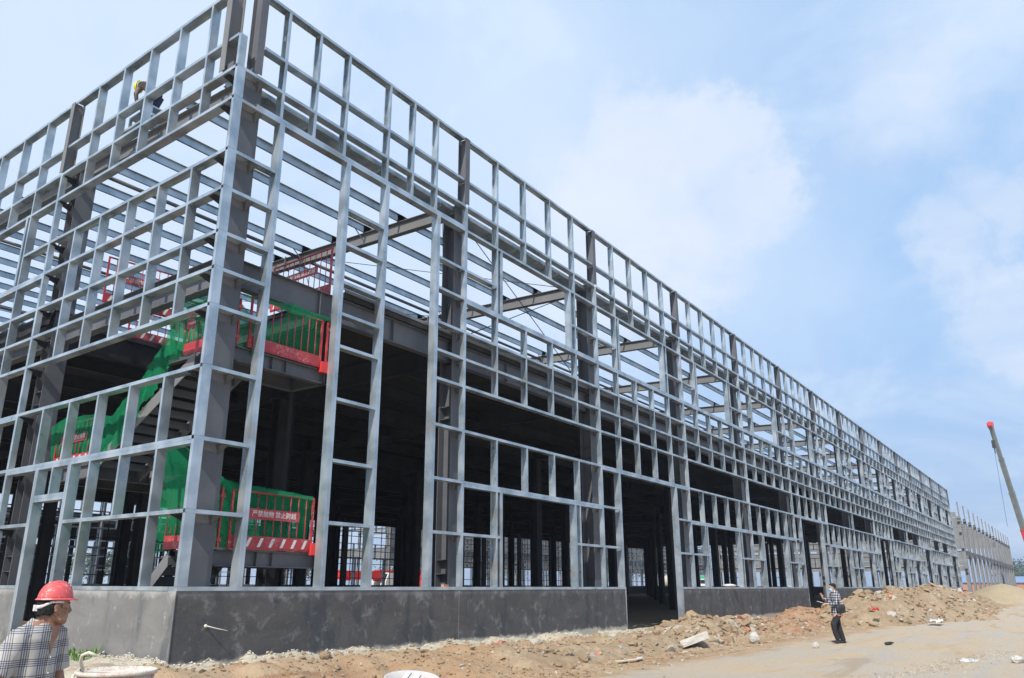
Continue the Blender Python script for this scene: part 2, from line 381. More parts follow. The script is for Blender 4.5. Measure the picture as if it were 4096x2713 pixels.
def regular_bay(fn, u0, u1, ty, m='galv', side=1, low=True):
    P, bx, girt, stud, jamb, box = fn
    sp = (u1-u0)/5; p = [u0+sp*i for i in (1, 2, 3, 4)]
    a, b = u0+.055, u1-.055
    for r in (1, 2, 3): girt(a if r != 1 else a-.055, b, RZ[r], ST[r], m)
    girt(a, b, RZ[4], 'up', m)
    for r in (1, 2, 3):
        for q in p: stud(q, RZ[r+1], RZ[r]-GH, side, m)
    j1, j4 = p[0]+.21, p[3]-.3
    for q, j in ((p[0], j1), (p[3], j4)):
        stud(q, RZ[5] if q == p[3] else RZ[6], RZ[4]-GH, side, m) if q == p[0] else (stud(q, RZ[5], RZ[4]-GH, side, m), stud(q, RZ[6], RZ[5]-GH, side, m))
        jamb(j, RZ[6], RZ[4]-GH, .1, m)
    girt(a, p[0]-.033, RZ[5], 'down', m); girt(j4+.05, b, RZ[5], 'down', m)
    girt(a, b, RZ[6], 'double', m)
    for r in (7, 8, 9): girt(a, b, RZ[r], 'up', m)
    for r in (6, 7, 8):
        for q in p: stud(q, RZ[r+1], RZ[r]-(2*GH+.003 if r == 6 else GH), side, m)
    if not low: return
    if ty == 'D':
        for q in p: stud(q, RZ[10], RZ[9]-GH, side, m)
        girt(a, b, RZ[10], 'double', m)
        for r in (11, 12): girt(a, u0+1.25-.09, RZ[r], 'up', m); girt(u1-1.4+.09, b, RZ[r], 'up', m)
        jamb(u0+1.3, 0, RZ[10]-2*GH-.003, .14, m, 'door_jamb'); jamb(u1-1.35, FLOORZ, RZ[10]-2*GH-.003, .16, m, 'door_jamb')
        box('door_jamb', m, u0+1.375, u0+1.42, -.002, .2, FLOORZ, -.0)
    else:
        girt(a, b, RZ[10], 'up', m); girt(a, b, RZ[11], 'double', m)
        for q in p: stud(q, RZ[11], RZ[10]-GH, side, m)
        zt = RZ[11]-2*GH-.003
        stud(p[0], RZ[12], zt, side, m); stud(p[0], 0, RZ[12]-GH, side, m); jamb(j1, 0, zt, .1, m)
        stud(p[3], RZ[12], zt, side, m); stud(p[3], 0, RZ[12]-GH, side, m); jamb(j4, 0, zt, .1, m)
        girt(a, j1-.05, RZ[12], 'up', m); girt(j4+.05, b, RZ[12], 'up', m)
def column_stud(fn, u, m='galv', z0=0., skip=()):
    P, bx, girt, stud, jamb, box = fn
    for r in range(3, 13):
        if r in skip: continue
        h = GH if not (r in (6, 11)) else 2*GH
        zb = RZ[r+1] if r < 12 else z0
        box('stud', m, u-.05, u+.05, -.004, .13, zb+.002, RZ[r]-GH-.002 if r == 3 else RZ[r]-.002)
def wallpiece(name, O, U, N, u0, u1, z0, z1, th, m, root):
    mb = MB(); O, U, N = map(Vector, (O, U, N)); nu = max(1, int((u1-u0)/1.0))
    mb.obox(O+U*u0+N*.01+Vector((0, 0, z0)), U*(u1-u0), N*th, Vector((0, 0, z1-z0)))
    return mb.build(name, M[m], root)
# ------------------------------------------------------------------ main building
bld = empty('steel_frame_building', (0, 0, 0), 0, 'unfinished two-storey steel frame building with shiny galvanised wall studs over a low dark plastered wall', 'building')
fr = Frame(bld)
LX, LY = 112.75, 52.78
fR = F(fr, (0, 0, 0), (1, 0, 0), (0, 1, 0)); fL = F(fr, (0, 0, 0), (0, 1, 0), (1, 0, 0))
K = [0]+[.23+7.5*k for k in range(1, 16)]
P, bx, girt, stud, jamb, box = fR
# bay next to the corner, right facade
for r in (1, 2, 3): girt(.62 if r < 3 else 0, K[1]-.05, RZ[r], ST[r])
girt(0, K[1]-.05, RZ[4], 'up'); girt(.55, K[1]-.05, RZ[4]+GH+.003, 'down')
for q in (1.2, 2.12, 3.05, 4.5, 5.44, 6.4):
    stud(q, RZ[2], RZ[1]-GH); stud(q, RZ[3], RZ[2]-GH); stud(q, RZ[4]+GH+.003, RZ[3]-GH)
for q in (1.25, 3.22, 4.55, 6.53): jamb(q, 0, RZ[4]-GH)
for r in range(5, 13):
    girt(0, 1.18, RZ[r], ST.get(r, 'up')); girt(3.29, 4.48, RZ[r], ST.get(r, 'up')); girt(6.6, K[1]-.05, RZ[r], ST.get(r, 'up'))
for r in range(2, 13):
    zt = (RZ[r]-GH-.002) if r > 2 else RZ[2]-.05
    box('corner_stud', 'galv', -.002, .2 if r > 2 else .16, -.003, .075, RZ[r+1]+.002, zt)
TY = 'xWDWWDWWDWWDWWD'
for k in range(1, 15): regular_bay(fR, K[k], K[k+1], TY[k])
for k in range(1, 16): column_stud(fR, K[k])
# left facade
P, bx, girt, stud, jamb, box = fL
KL = [0]+[7.60+7.5*k for k in range(0, 6)]
for r in (1, 2, 3, 4): girt(.66 if r < 2 else .08, KL[1]-.05, RZ[r], ST.get(r, 'up'))
QL = [1.25, 2.5, 3.76, 5.0, 6.25]
for r in (1, 2, 3, 5, 6, 7, 8):
    for q in QL: stud(q, RZ[r+1], RZ[r]-GH, -1)
for r in (5, 6, 7, 8, 9, 10): girt(.08, KL[1]-.05, RZ[r], ST.get(r, 'up'))
girt(.08, KL[1]-.05, RZ[11], 'double')
for q in QL: stud(q, RZ[11], RZ[10]-GH, -1)
zt = RZ[11]-2*GH-.003
for q in (1.2, 2.5, 3.68): stud(q, RZ[12], zt, -1)
jamb(4.53, 0, zt, .15, kind='door_jamb'); jamb(6.03, FLOORZ, zt, .15, kind='door_jamb'); stud(5.3, 1.9, zt, -1)
girt(4.61, 5.95, 1.9, 'double'); girt(.08, 4.45, RZ[12], 'up'); girt(6.11, KL[1]-.05, RZ[12], 'up')
for q in (1.2, 3.68): stud(q, 0, RZ[12]-GH, -1)
for k in range(1, 6): regular_bay(fL, KL[k], KL[k+1], 'DWWDWW'[k-1], side=-1)
for k in range(1, 7): column_stud(fL, KL[k])
# rear facade and far end, the same walls seen from behind
fB = F(fr, (LX, LY-7.68, 0), (-1, 0, 0), (0, -1, 0)); fE = F(fr, (LX, 0, 0), (0, 1, 0), (-1, 0, 0))
KB = [0]+[7.5*k for k in range(1, 16)]
for k in range(15): regular_bay(fB, KB[k], KB[k+1], 'WDWWDWWDWWDWWDW'[k]); column_stud(fB, KB[k+1])
for k in range(0, 6): regular_bay(fE, KL[k], KL[k+1], 'W')
LY = LY-7.68
for k in range(0, 7): column_stud(fE, KL[k])
for k in range(15):   # scaffold-like inner lattice along the rear wall
    x0 = LX-KB[k+1]; 
    for z in (.62, 1.95, 3.2, 4.6): mb = MB(); mb.box((x0, LY-.32, z), (x0+7.5, LY-.26, z+.06)); fr.put('rear_rail', mb, 'dark_steel')
    for q in (1.0, 2.2, 3.7, 5.2, 6.6): mb = MB(); mb.box((x0+q, LY-.25, -1.4), (x0+q+.07, LY-.2, 5.8)); fr.put('rear_stud', mb, 'galv' if q > 3 and q < 6 else 'dark_steel')
# low walls, copings
def lowwall(segs, O, U, N, m, nm='plinth_wall'):
    O, U, N = map(Vector, (O, U, N))
    for u0, u1 in segs:
        mb = MB(); mb.obox(O+U*u0+N*.012+Vector((0, 0, -1.75)), U*(u1-u0), N*.24, Vector((0, 0, 1.68))); fr.put(nm, mb, m)
        mb = MB(); mb.obox(O+U*u0+N*.0+Vector((0, 0, -.07)), U*(u1-u0), N*.26, Vector((0, 0, .07))); fr.put('coping_channel', mb, 'galv')
seg = []
u = .012
for k in (2, 5, 8, 11, 14):
    seg.append((u, K[k]+1.375)); u = K[k+1]-1.27
seg.append((u, LX))
lowwall(seg, (0, 0, 0), (1, 0, 0), (0, 1, 0), 'dark_plaster')
lowwall([(.26, 4.46), (6.11, KL[1]+1.37), (KL[2]-1.27, LY)], (0, 0, 0), (0, 1, 0), (1, 0, 0), 'grey_plaster')
lowwall([(0, 8.8), (13.7, 31), (36.5, 54), (59, 76), (81, LX)], (LX, LY, 0), (-1, 0, 0), (0, -1, 0), 'dark_plaster')
lowwall([(.3, LY-.3)], (LX, 0, 0), (0, 1, 0), (-1, 0, 0), 'dark_plaster')
mb = MB(); mb.box((.0, .0, -1.75), (.012, .255, -.072)); fr.put('plinth_wall', mb, 'grey_plaster')
mb = MB(); mb.box((7.66, .006, -1.4), (7.68, .0118, -.07)); fr.put('plinth_wall', mb, 'grey_plaster')
# door sills
for k in (2, 5, 8, 11, 14):
    mb = MB(); mb.box((K[k]+1.42, -.05, -1.6), (K[k+1]-1.43, .3, -1.38)); fr.put('door_threshold', mb, 'concrete')
# columns
def colH(cx, y0, z0, z1, d=.42, w=.45, m='grey_primer', kind='column', stiff=()):
    mb = MB(); mb.box((cx-w/2, y0, z0), (cx+w/2, y0+.02, z1)); mb.box((cx-w/2, y0+d-.02, z0), (cx+w/2, y0+d, z1)); mb.box((cx-.008, y0+.02, z0), (cx+.008, y0+d-.02, z1))
    for z in stiff: mb.box((cx-w/2+.01, y0+.02, z), (cx-.008, y0+d-.02, z+.012)); mb.box((cx+.008, y0+.02, z), (cx+w/2-.01, y0+d-.02, z+.012))
    fr.put(kind, mb, m)
CX = [.585]+[7.5*k+.22 for k in range(1, 15)]+[LX-.6]
STF = (.3, .64, 4.25, 4.58, 5.9, 6.5, 9.9)
for cx in CX:
    colH(cx, .25, -1.6, 10.62, stiff=STF)
    colH(cx, LY-.67, -1.6, 10.62)
for y in KL[1:-1]:
    colH(.585, y-.22, -1.6, 10.62, stiff=STF); colH(LX-.6, y-.22, -1.6, 10.62)
for cx in CX[1:-1]:
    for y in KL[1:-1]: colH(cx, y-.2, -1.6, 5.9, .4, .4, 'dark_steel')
# parapet posts
def postH(x0, x1, y0, y1, along):
    mb = MB(); z0, z1 = RZ[3]+.02, RZ[1]-.01
    if along == 'x': mb.box((x0, y0, z0), (x1, y0+.014, z1)); mb.box((x0, y1-.014, z0), (x1, y1, z1)); mb.box(((x0+x1)/2-.005, y0+.014, z0), ((x0+x1)/2+.005, y1-.014, z1))
    else: mb.box((x0, y0, z0), (x0+.014, y1, z1)); mb.box((x1-.014, y0, z0), (x1, y1, z1)); mb.box((x0+.014, (y0+y1)/2-.005, z0), (x1-.014, (y0+y1)/2+.005, z1))
    fr.put('parapet_post', mb, 'rafter_primer' if along == 'y' else 'grey_primer')
for k in range(1, 16): postH(K[k]-.13, K[k]+.07, -.03, .25, 'x'); postH(K[k]-.13, K[k]+.07, LY-.25, LY+.03, 'x')
postH(.4, .58, -.03, .3, 'x'); postH(-.03, .3, .44, .63, 'y')
for y in KL[1:]: postH(-.03, .25, y-.07, y+.12, 'y')
mb = MB(); mb.box((.05, .25, RZ[3]+.05), (.62, .62, RZ[3]+.2)); fr.put('bracket', mb, 'grey_primer')
# girt cleats on columns
for cx in CX[:-1]:
    for r in range(3, 13):
        for dx in ((-.0,) if cx > 1 else (.1,)):
            mb = MB(); z = RZ[r]-GH
            mb.add([(cx+dx-.09, .06, z-.004), (cx+dx+.09, .06, z-.004), (cx+dx+.09, .25, z-.004), (cx+dx-.09, .25, z-.004), (cx+dx, .06, z-.03), (cx+dx, .25, z-.17)], [(0, 1, 2, 3), (0, 4, 1), (3, 2, 5), (0, 3, 5, 4), (1, 4, 5, 2)])
            fr.put('bracket', mb, 'grey_primer')
for y in [.46]+KL[1:5]:
    for r in range(3, 13):
        z = RZ[r]-GH; mb = MB()
        mb.add([(.04, y-.09, z-.004), (.04, y+.09, z-.004), (.36, y+.09, z-.004), (.36, y-.09, z-.004), (.04, y, z-.03), (.36, y, z-.17)], [(0, 1, 2, 3), (0, 4, 1), (3, 2, 5), (0, 3, 5, 4), (1, 4, 5, 2)])
        fr.put('bracket', mb, 'dark_steel')
# rafters, purlins, ties
def roofz(y): return 10.62+.035*min(y, LY-y)
for i, cx in enumerate(CX):
    for a, b in ((.67, LY/2), (LY/2, LY-.67)):
        n_ = 3
        for j in range(n_):
            y0, y1 = a+(b-a)*j/n_, a+(b-a)*(j+1)/n_
            mb = MB(); mb.ibeam((cx, y0, roofz(y0)-.2), (cx, y1, roofz(y1)-.2), .2, .4)
            mb.beam((cx, y1-.012, roofz(y1)-.2), (cx, y1+.012, roofz(y1)-.2), .22, .5)
            fr.put('rafter', mb, 'rafter_primer')
PY = [1.1+1.48*j for j in range(30)]
for y in PY:
    if y > LY-.8: continue
    for k in range(15):
        x0, x1 = CX[k]-.15, CX[k+1]+.15
        mb = MB(); z = roofz(y)+.012
        mb.box((x0, y, z), (x1, y+.004, z+.2)); mb.box((x0, y-.06, z+.2), (x1, y+.004, z+.204)); mb.box((x0, y, z-.004), (x1, y+.064, z))
        fr.put('purlin', mb, 'galv')
for j, y in enumerate(PY[::2]):
    for cx in CX[1:9]:
        for sgn in (-1, 1):
            mb = MB(); mb.beam((cx+sgn*.06, y+.02, roofz(y)-.33), (cx+sgn*.62, y+.02, roofz(y)+.1), .045, .006, (0, 1, 0)); fr.put('flange_brace', mb, 'pale_primer')
for y in (7.2, 14.6, 22.5, 30, 37.5):
    for k in range(15):
        mb = MB(); mb.tube([(CX[k], y, roofz(y)-.16), (CX[k+1], y, roofz(y)-.16)], .06, 8); fr.put('tie_pipe', mb, 'grey_primer')
for k in (1, 7, 13):
    for a, b in ((0.9, 7.2), (7.2, 14.6)):
        for q in ((a, b), (b, a)):
            mb = MB(); mb.tube([(CX[k], q[0], roofz(q[0])-.1), (CX[k+1], q[1], roofz(q[1])-.1)], .012, 5); fr.put('brace_rod', mb, 'dark_steel')
    for q in ((6.6, 10.3), (10.3, 6.6)):
        mb = MB(); mb.tube([(CX[k]+.2, .45, q[0]), (CX[k+1]-.2, .45, q[1])], .014, 5); fr.put('brace_rod', mb, 'dark_steel')
for k in range(15):   # eave beam and box gutter behind the parapet
    mb = MB(); mb.box((CX[k]+.2, .38, 10.14), (CX[k+1]-.2, .386, 10.16)); x0, x1 = CX[k]-.1, CX[k+1]-.12
    mb = MB(); mb.box((x0, .32, 10.33), (x1, .86, 10.336)); mb.box((x0, .86, 10.33), (x1, .866, 10.5)); mb.box((x0, .314, 10.33), (x1, .32, 10.46)); fr.put('gutter', mb, 'galv')
    for j in range(6):
        x = x0+.5+j*(x1-x0)/6
        mb = MB(); mb.box((x, .22, 10.28), (x+.07, .9, 10.325)); mb.box((x, .3, 10.2), (x+.008, .9, 10.279)); fr.put('gutter_bracket', mb, 'galv')
# first floor deck
for k in range(15):
    x0, x1 = CX[k], CX[k+1]
    a = 3.6 if k == 0 else x0-.1
    mb = MB(); mb.ibeam((x0+.15, .46, 6.12), (x1-.15, .46, 6.12), .2, .6); 
    for j in range(1, 3):
        x = x0+j*(x1-x0)/3; mb.box((x, .37, 5.83), (x+.012, .45, 6.4))
    fr.put('floor_beam', mb, 'grey_primer')
    y0 = .3 if k else .3
    for j in range(6):
        ya = .3 if j == 0 else KL[j]; yb = KL[j+1] if j < 5 else LY-.4
        xx0 = 3.6 if (k == 0 and j == 0) else x0-(.2 if k == 0 else 0)
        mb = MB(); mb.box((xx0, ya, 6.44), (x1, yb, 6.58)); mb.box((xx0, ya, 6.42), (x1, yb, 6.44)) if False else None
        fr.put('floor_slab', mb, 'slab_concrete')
        if j or k:
            for q in (2.5, 5.): 
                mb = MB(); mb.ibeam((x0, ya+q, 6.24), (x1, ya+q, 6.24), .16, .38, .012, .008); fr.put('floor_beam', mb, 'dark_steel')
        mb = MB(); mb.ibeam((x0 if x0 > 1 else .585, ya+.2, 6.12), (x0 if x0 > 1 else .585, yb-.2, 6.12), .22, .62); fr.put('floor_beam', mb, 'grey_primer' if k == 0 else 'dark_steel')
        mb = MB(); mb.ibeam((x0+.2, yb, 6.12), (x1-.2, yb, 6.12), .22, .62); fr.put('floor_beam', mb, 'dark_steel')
for k in range(1, 15):   # steel edge angle of the deck
    mb = MB(); mb.box((CX[k], .3, 6.56), (CX[k+1], .31, 6.68)); fr.put('deck_edge', mb, 'rafter_primer')
mb = MB(); mb.box((3.6, .3, 6.56), (CX[1], .31, 6.66)); fr.put('deck_edge', mb, 'rafter_primer')
mb = MB(); mb.ibeam((3.55, .56, 6.2), (3.55, 7.4, 6.2), .15, .45); fr.put('floor_beam', mb, 'grey_primer')
# hanging end plates under landings
fr.flush()
# stairs
def stair(parent, x0, x1, ya, za, yb, zb, n, m='rafter_primer'):
    mb = MB()
    for x in (x0, x1): mb.beam((x, ya, za-.1), (x, yb, zb-.1), .02, .28, (1, 0, 0)) if False else mb.obox((x-.01, ya, za-.28), (.02, 0, 0), (0, yb-ya, zb-za), (0, 0, .3))
    mb.build('stringer', M[m], parent)
    for i in range(n):
        f = (i+.5)/n; y = ya+(yb-ya)*f; z = za+(zb-za)*f
        tb = MB(); tb.box((x0, y-.15, z-.02), (x1, y+.15, z+.005)); tb.box((x0, y-.15, z-.16), (x1, y-.145, z-.02)); tb.build('tread', M['grey_primer'], parent)
st = tag(empty('staircase', (0, 0, 0)), None, None); st.parent = bld
def landing(x0, x1, y0, y1, z, m='grey_primer'):
    mb = MB(); mb.ibeam((x0, y0+.08, z-.15), (x1, y0+.08, z-.15), .16, .3); mb.ibeam((x0, y1, z-.15), (x1, y1, z-.15), .16, .3)
    mb.ibeam((x0+.02, y0, z-.15), (x0+.02, y1, z-.15), .14, .3); mb.ibeam((x1, y0, z-.15), (x1, y1, z-.15), .14, .3)
    for f in (.4, .55): x = x0+(x1-x0)*f; mb.box((x, y0+.0, z-.28), (x+.012, y0+.08, z-.02))
    mb.box((x0, y0, z), (x1, y1, z+.012)); mb.build('landing', M[m], st)
landing(.83, 3.3, .32, 1.5, .66); landing(.83, 3.2, .32, 1.45, 4.58); landing(.72, 3.3, 5.1, 6.9, 2.62)
stair(st, .7, 1.9, 3.9, -1.4, 1.5, .64, 11); stair(st, 2.15, 3.3, 1.5, .66, 5.1, 2.62, 12)
stair(st, .72, 1.9, 5.1, 2.62, 1.45, 4.58, 12); stair(st, 2.15, 3.3, 1.45, 4.58, 5.1, 6.55, 12)
for x, y in ((3.3, 5.1), (3.3, 1.5)):
    mb = MB(); mb.ibeam((x, y, -1.5), (x, y, 4.3), .1, .1, .01, .008, (1, 0, 0)); mb.build('stair_post', M['dark_steel'], st)
#__SITE__
# ------------------------------------------------------------------ ground
def sst(x, a, b):
    t_ = max(0., min(1., (x-a)/(b-a))); return t_*t_*(3-2*t_)
def fbm(x, y, o=4, s=1.):
    return noise.fractal(Vector((x*s, y*s, .37)), 1.0, 2.0, o, noise_basis='PERLIN_ORIGINAL')
def gh(x, y):
    dx, dy = max(0, -x), max(0, -y)
    if 0 <= x <= 113 and y > 0:
        return -1.46+.05*fbm(x, y, 3, .8)+(.12 if x > 16 else 0)*sst(y, 0, 3)
    d = math.hypot(dx, dy)
    if x > 113: return -1.6
    top = max(.16, .37-.011*max(0, x))
    edge = 2.9+.9*fbm(x, y*.3, 3, .5)
    h = top*sst(d, edge, edge-1.6 if d < edge else edge-1)
    rough = sst(d, 4.4, 3.2)*(.3+.7*sst(abs(x), 60, 20))
    z = -1.6+h+.11*rough*fbm(x, y, 5, 1.3)+.03*rough*fbm(x, y, 3, 6)
    z += .02*fbm(x, y, 3, .5)*(1-rough)+.006*fbm(x, y, 3, 5)
    z -= .022*(math.exp(-((y+7.3+.3*math.sin(x*.17))/.16)**2)+math.exp(-((y+9.1+.3*math.sin(x*.17))/.16)**2)+.8*math.exp(-((y+6.1+.5*math.sin(x*.11+1))/.14)**2))*(.6+.4*math.sin(x*3.1+2*math.sin(x)))
    if d < .5: z += .09*sst(d, .5, .12)*max(0, fbm(x*2.2, y*2.2+4, 4, 1.6)+.25)
    return z
def axis(lo, hi, a, b, st_):
    v = []; x = a
    while x <= b: v.append(x); x += st_
    s_, x = st_, b
    while x < hi: s_ *= 1.09; x += s_; v.append(min(x, hi))
    s_, x = st_, a
    while x > lo: s_ *= 1.16; x -= s_; v.append(max(x, lo))
    return sorted(set(v))
xs = axis(-900, 1600, -6, 34, .11); ys = axis(-900, 1600, -11.5, .5, .1)
mb = MB(); nx = len(xs)
mb.v = [(x, y, gh(x, y)) for y in ys for x in xs]
mb.f = [(j*nx+i, j*nx+i+1, (j+1)*nx+i+1, (j+1)*nx+i) for j in range(len(ys)-1) for i in range(nx-1)]; mb.sm = [True]*len(mb.f)
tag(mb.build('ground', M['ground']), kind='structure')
# ------------------------------------------------------------------ stones, rubble
import bmesh
def hull(n=14, sq=.35, seed=0):
    r_ = random.Random(seed); bm = bmesh.new()
    for i in range(n):
        v = Vector((r_.gauss(0, 1), r_.gauss(0, 1), r_.gauss(0, 1))).normalized()
        m_ = max(abs(v.x), abs(v.y), abs(v.z)); v = v*(1-sq)+v/m_*sq
        bm.verts.new(v*(.85+.3*r_.random()))
    bmesh.ops.convex_hull(bm, input=bm.verts); bmesh.ops.delete(bm, geom=[v for v in bm.verts if not v.link_faces], context='VERTS')
    bm.verts.ensure_lookup_table(); bm.verts.index_update()
    vs = [v.co.copy() for v in bm.verts]; fs = [tuple(v.index for v in f.verts) for f in bm.faces]; bm.free(); return vs, fs
HULLS = [hull(rnd.randint(10, 20), rnd.choice((0, .3, .7)), i) for i in range(16)]
def rock_into(mb, c_, s_, flat=.7, r_=rnd):
    vs, fs = r_.choice(HULLS); R_ = Matrix.Rotation(r_.uniform(0, 6.28), 3, 'Z') @ Matrix.Rotation(r_.uniform(-.6, .6), 3, 'X') @ Matrix.Rotation(r_.uniform(-.5, .5), 3, 'Y')
    sc_ = Vector((s_, s_*r_.uniform(.6, 1), s_*flat*r_.uniform(.6, 1)))
    mb.add([Vector(c_)+R_ @ Vector((v.x*sc_.x, v.y*sc_.y, v.z*sc_.z)) for v in vs], fs)
def rough_rock(name, c_, size, m, label, cat='rock', seed=1, amp=.16, box_=False, rot=(0, 0, 0)):
    bm = bmesh.new()
    if box_: bmesh.ops.create_cube(bm, size=1.6); bmesh.ops.subdivide_edges(bm, edges=bm.edges, cuts=7, use_grid_fill=True)
    else: bmesh.ops.create_icosphere(bm, subdivisions=4, radius=.9)
    for v in bm.verts:
        p = v.co*1.7+Vector((seed*3.1, seed, 0)); k = noise.fractal(p, 1., 2., 4); c2 = noise.cell(p*.9) if not box_ else 0
        v.co += v.co.normalized()*(amp*k+.05*c2)
    R_ = Matrix.Rotation(rot[2], 3, 'Z') @ Matrix.Rotation(rot[1], 3, 'Y') @ Matrix.Rotation(rot[0], 3, 'X')
    for v in bm.verts: v.co = R_ @ Vector((v.co.x*size[0], v.co.y*size[1], v.co.z*size[2]))
    me = bpy.data.meshes.new(name); bm.to_mesh(me); bm.free(); me.materials.append(M[m])
    o = bpy.data.objects.new(name, me); COL.objects.link(o); o.location = c_
    return tag(o, label, cat)
def mound(name, blobs, m, label, cat, step=.16, rough=1., chunks=0, csize=(.05, .16), chunkm='rubble_soil', z0=None, seed=3):
    x0 = min(b[0]-b[2] for b in blobs)-.6; x1 = max(b[0]+b[2] for b in blobs)+.6; y0 = min(b[1]-b[3] for b in blobs)-.6; y1 = max(b[1]+b[3] for b in blobs)+.6
    def H(x, y):
        wx = x+.55*rough*fbm(x+seed, y, 3, .45); wy = y+.45*rough*fbm(x, y+9+seed, 3, .5); h = 0; mx_ = -1
        for cx, cy, rx, ry, hh in blobs:
            q = math.hypot((wx-cx)/rx, (wy-cy)/ry); mx_ = max(mx_, 1-q)
            if q < 1: h = max(h, hh*(1-q*q)**.9*(1-.25*q)) if hh < 9 else h
        if mx_ <= 0: return -.25*min(1, -mx_*4)-.02
        k = min(1, h/.35)
        return h+rough*(.13*k*fbm(x, y+seed, 5, 1.7)+.05*k*fbm(x, y, 3, 7))
    nx_ = int((x1-x0)/step)+1; ny_ = int((y1-y0)/step)+1; mb = MB(); g0 = lambda x, y: (gh(x, y) if z0 is None else z0)
    hs = {}
    for j in range(ny_):
        for i in range(nx_):
            x, y = x0+i*step, y0+j*step; hs[i, j] = H(x, y); mb.v.append((x, y, g0(x, y)+hs[i, j]))
    for j in range(ny_-1):
        for i in range(nx_-1):
            if max(hs[i, j], hs[i+1, j], hs[i, j+1], hs[i+1, j+1]) > -.2: mb.f.append((j*nx_+i, j*nx_+i+1, (j+1)*nx_+i+1, (j+1)*nx_+i))
    mb.sm = [True]*len(mb.f)
    o = tag(mb.build(name, M[m]), label, cat)
    if chunks:
        r_ = random.Random(seed); cm = [MB(), MB(), MB()]; n_ = 0; t_ = 0
        while n_ < chunks and t_ < chunks*30:
            t_ += 1; x, y = r_.uniform(x0, x1), r_.uniform(y0, y1); h = H(x, y)
            if h > .03 or (h > -.12 and r_.random() < .3):
                s_ = r_.uniform(*csize)*(1 if r_.random() < .85 else 1.9)
                rock_into(cm[r_.choices((0, 1, 2), (.8, .05, .15))[0]], (x, y, g0(x, y)+max(h, 0)+s_*.12), s_, .75, r_); n_ += 1
        tag(cm[0].build('rubble_chunks', M[chunkm], o), kind='stuff'); tag(cm[2].build('pale_chunks', M['stone'], o), kind='stuff'); tag(cm[1].build('brick_bits', M['brick'], o), kind='stuff')
    return H
mound('rubble_mound', [(18.4, -1.9, 2.0, 1.4, .42), (15.6, -2.5, 2.2, 1.3, .34), (22, -2.0, 2.4, 1.4, .42)], 'rubble_soil', 'low heap of broken concrete and clods right of the first doorway, behind the pale slab', 'rubble heap', .13, 1.2, 900, (.03, .13), seed=3)
mound('earth_mound', [(23.6, -2.4, 2.7, 1.6, .25), (27, -2.7, 4, 1.7, .22), (32.5, -1.6, 3.6, 1.3, .5)], 'red_soil', 'low reddish earth heap in front of the middle length of dark wall', 'earth heap', .15, 1.1, 420, (.025, .09), seed=5)
mound('spoil_mound', [(35.5, -3.9, 6, 2.6, 1.3), (41.5, -4.3, 7.5, 3.2, 1.52), (49, -4.4, 8.5, 3.4, 1.68), (58, -4.2, 9, 3.3, 1.6), (67, -4.2, 8, 2.8, 1.25), (43, -6, 5, 2.2, .8)], 'rubble_soil', 'largest grey-brown spoil heap with broken bricks right of the man in black trousers', 'earth heap', .2, 1.3, 2600, (.035, .15), seed=8)
mound('sand_pile', [(101, -5.2, 13, 4.2, 2.0), (112, -6.4, 14, 4.5, 1.35)], 'sand', 'smooth yellow sand pile in front of the far grey frame', 'sand pile', .4, .35, 0, seed=11)
mound('dug_earth', [(20, 5.5, 3.4, 1.7, 1.15), (23.5, 6.3, 3, 1.6, 1.), (17.5, 6.6, 2.4, 1.5, .8)], 'rubble_soil', 'dark heap of dug earth in the shade inside the first doorway', 'earth heap', .18, 1.2, 260, (.06, .2), seed=13)
mound('clod_bank', [(8.6, -2.5, 2.5, 1., .26), (12.2, -2.6, 2.2, 1.1, .34)], 'rubble_soil', 'low bank of orange clods in front of the near dark wall', 'earth heap', .1, .9, 240, (.02, .09), seed=17)
# scattered stones and lime crumbs
r3 = random.Random(21)
mb = MB(); mb2 = MB(); mb3 = MB()
for i in range(2600):
    x = r3.uniform(-1.5, 17); y = -abs(r3.gauss(0, .16))-.02; s_ = r3.uniform(.004, .02)
    rock_into(mb, (x, y, gh(x, y)+s_*.3), s_, .8, r3)
for i in range(900):
    y = r3.uniform(-.3, 4.5); x = -abs(r3.gauss(0, .2))-.02; s_ = r3.uniform(.004, .02); rock_into(mb, (x, y, gh(x, y)+s_*.3), s_, .8, r3)
tag(mb.build('lime_crumbs', M['tub_crust']), kind='stuff')
for i in range(2400):
    u = r3.random()**.6; x = 2+u*50; y = -r3.uniform(.6, 5.5) if r3.random() < .75 else -r3.uniform(5, 13); s_ = r3.uniform(.01, .05)*(1 if r3.random() < .9 else 1.7)*(.6 if y < -5 else 1)
    rock_into(mb2 if r3.random() < .93 else mb3, (x, y, gh(x, y)+s_*.2), s_, .7, r3)
for i in range(900):
    f_ = r3.random(); x = 8+f_*10+r3.gauss(0, .35); y = -9.0-f_*1.6+r3.gauss(0, .25); s_ = r3.uniform(.008, .03); rock_into(mb2, (x, y, gh(x, y)+s_*.2), s_, .7, r3)
mb4 = MB()
for i in range(5200):
    x = r3.uniform(-3, 30) if r3.random() < .8 else r3.uniform(-3, 12); y = -r3.uniform(.25, 4.6); s_ = r3.uniform(.012, .05)*(1 if r3.random() < .93 else 1.8)
    rock_into(mb4, (x, y, gh(x, y)+s_*.15), s_, .7, r3)
tag(mb4.build('soil_clods', M['rubble_soil']), kind='stuff')
tag(mb2.build('gravel', M['stone']), kind='stuff'); tag(mb3.build('brick_gravel', M['brick']), kind='stuff')
rough_rock('concrete_slab', (13.75, -3.45, -1.4), (.42, .50, .12), 'concrete', 'pale broken concrete slab leaning on the rubble heap by the first doorway', 'concrete slab', 2, .05, True, (-.35, .12, .55))
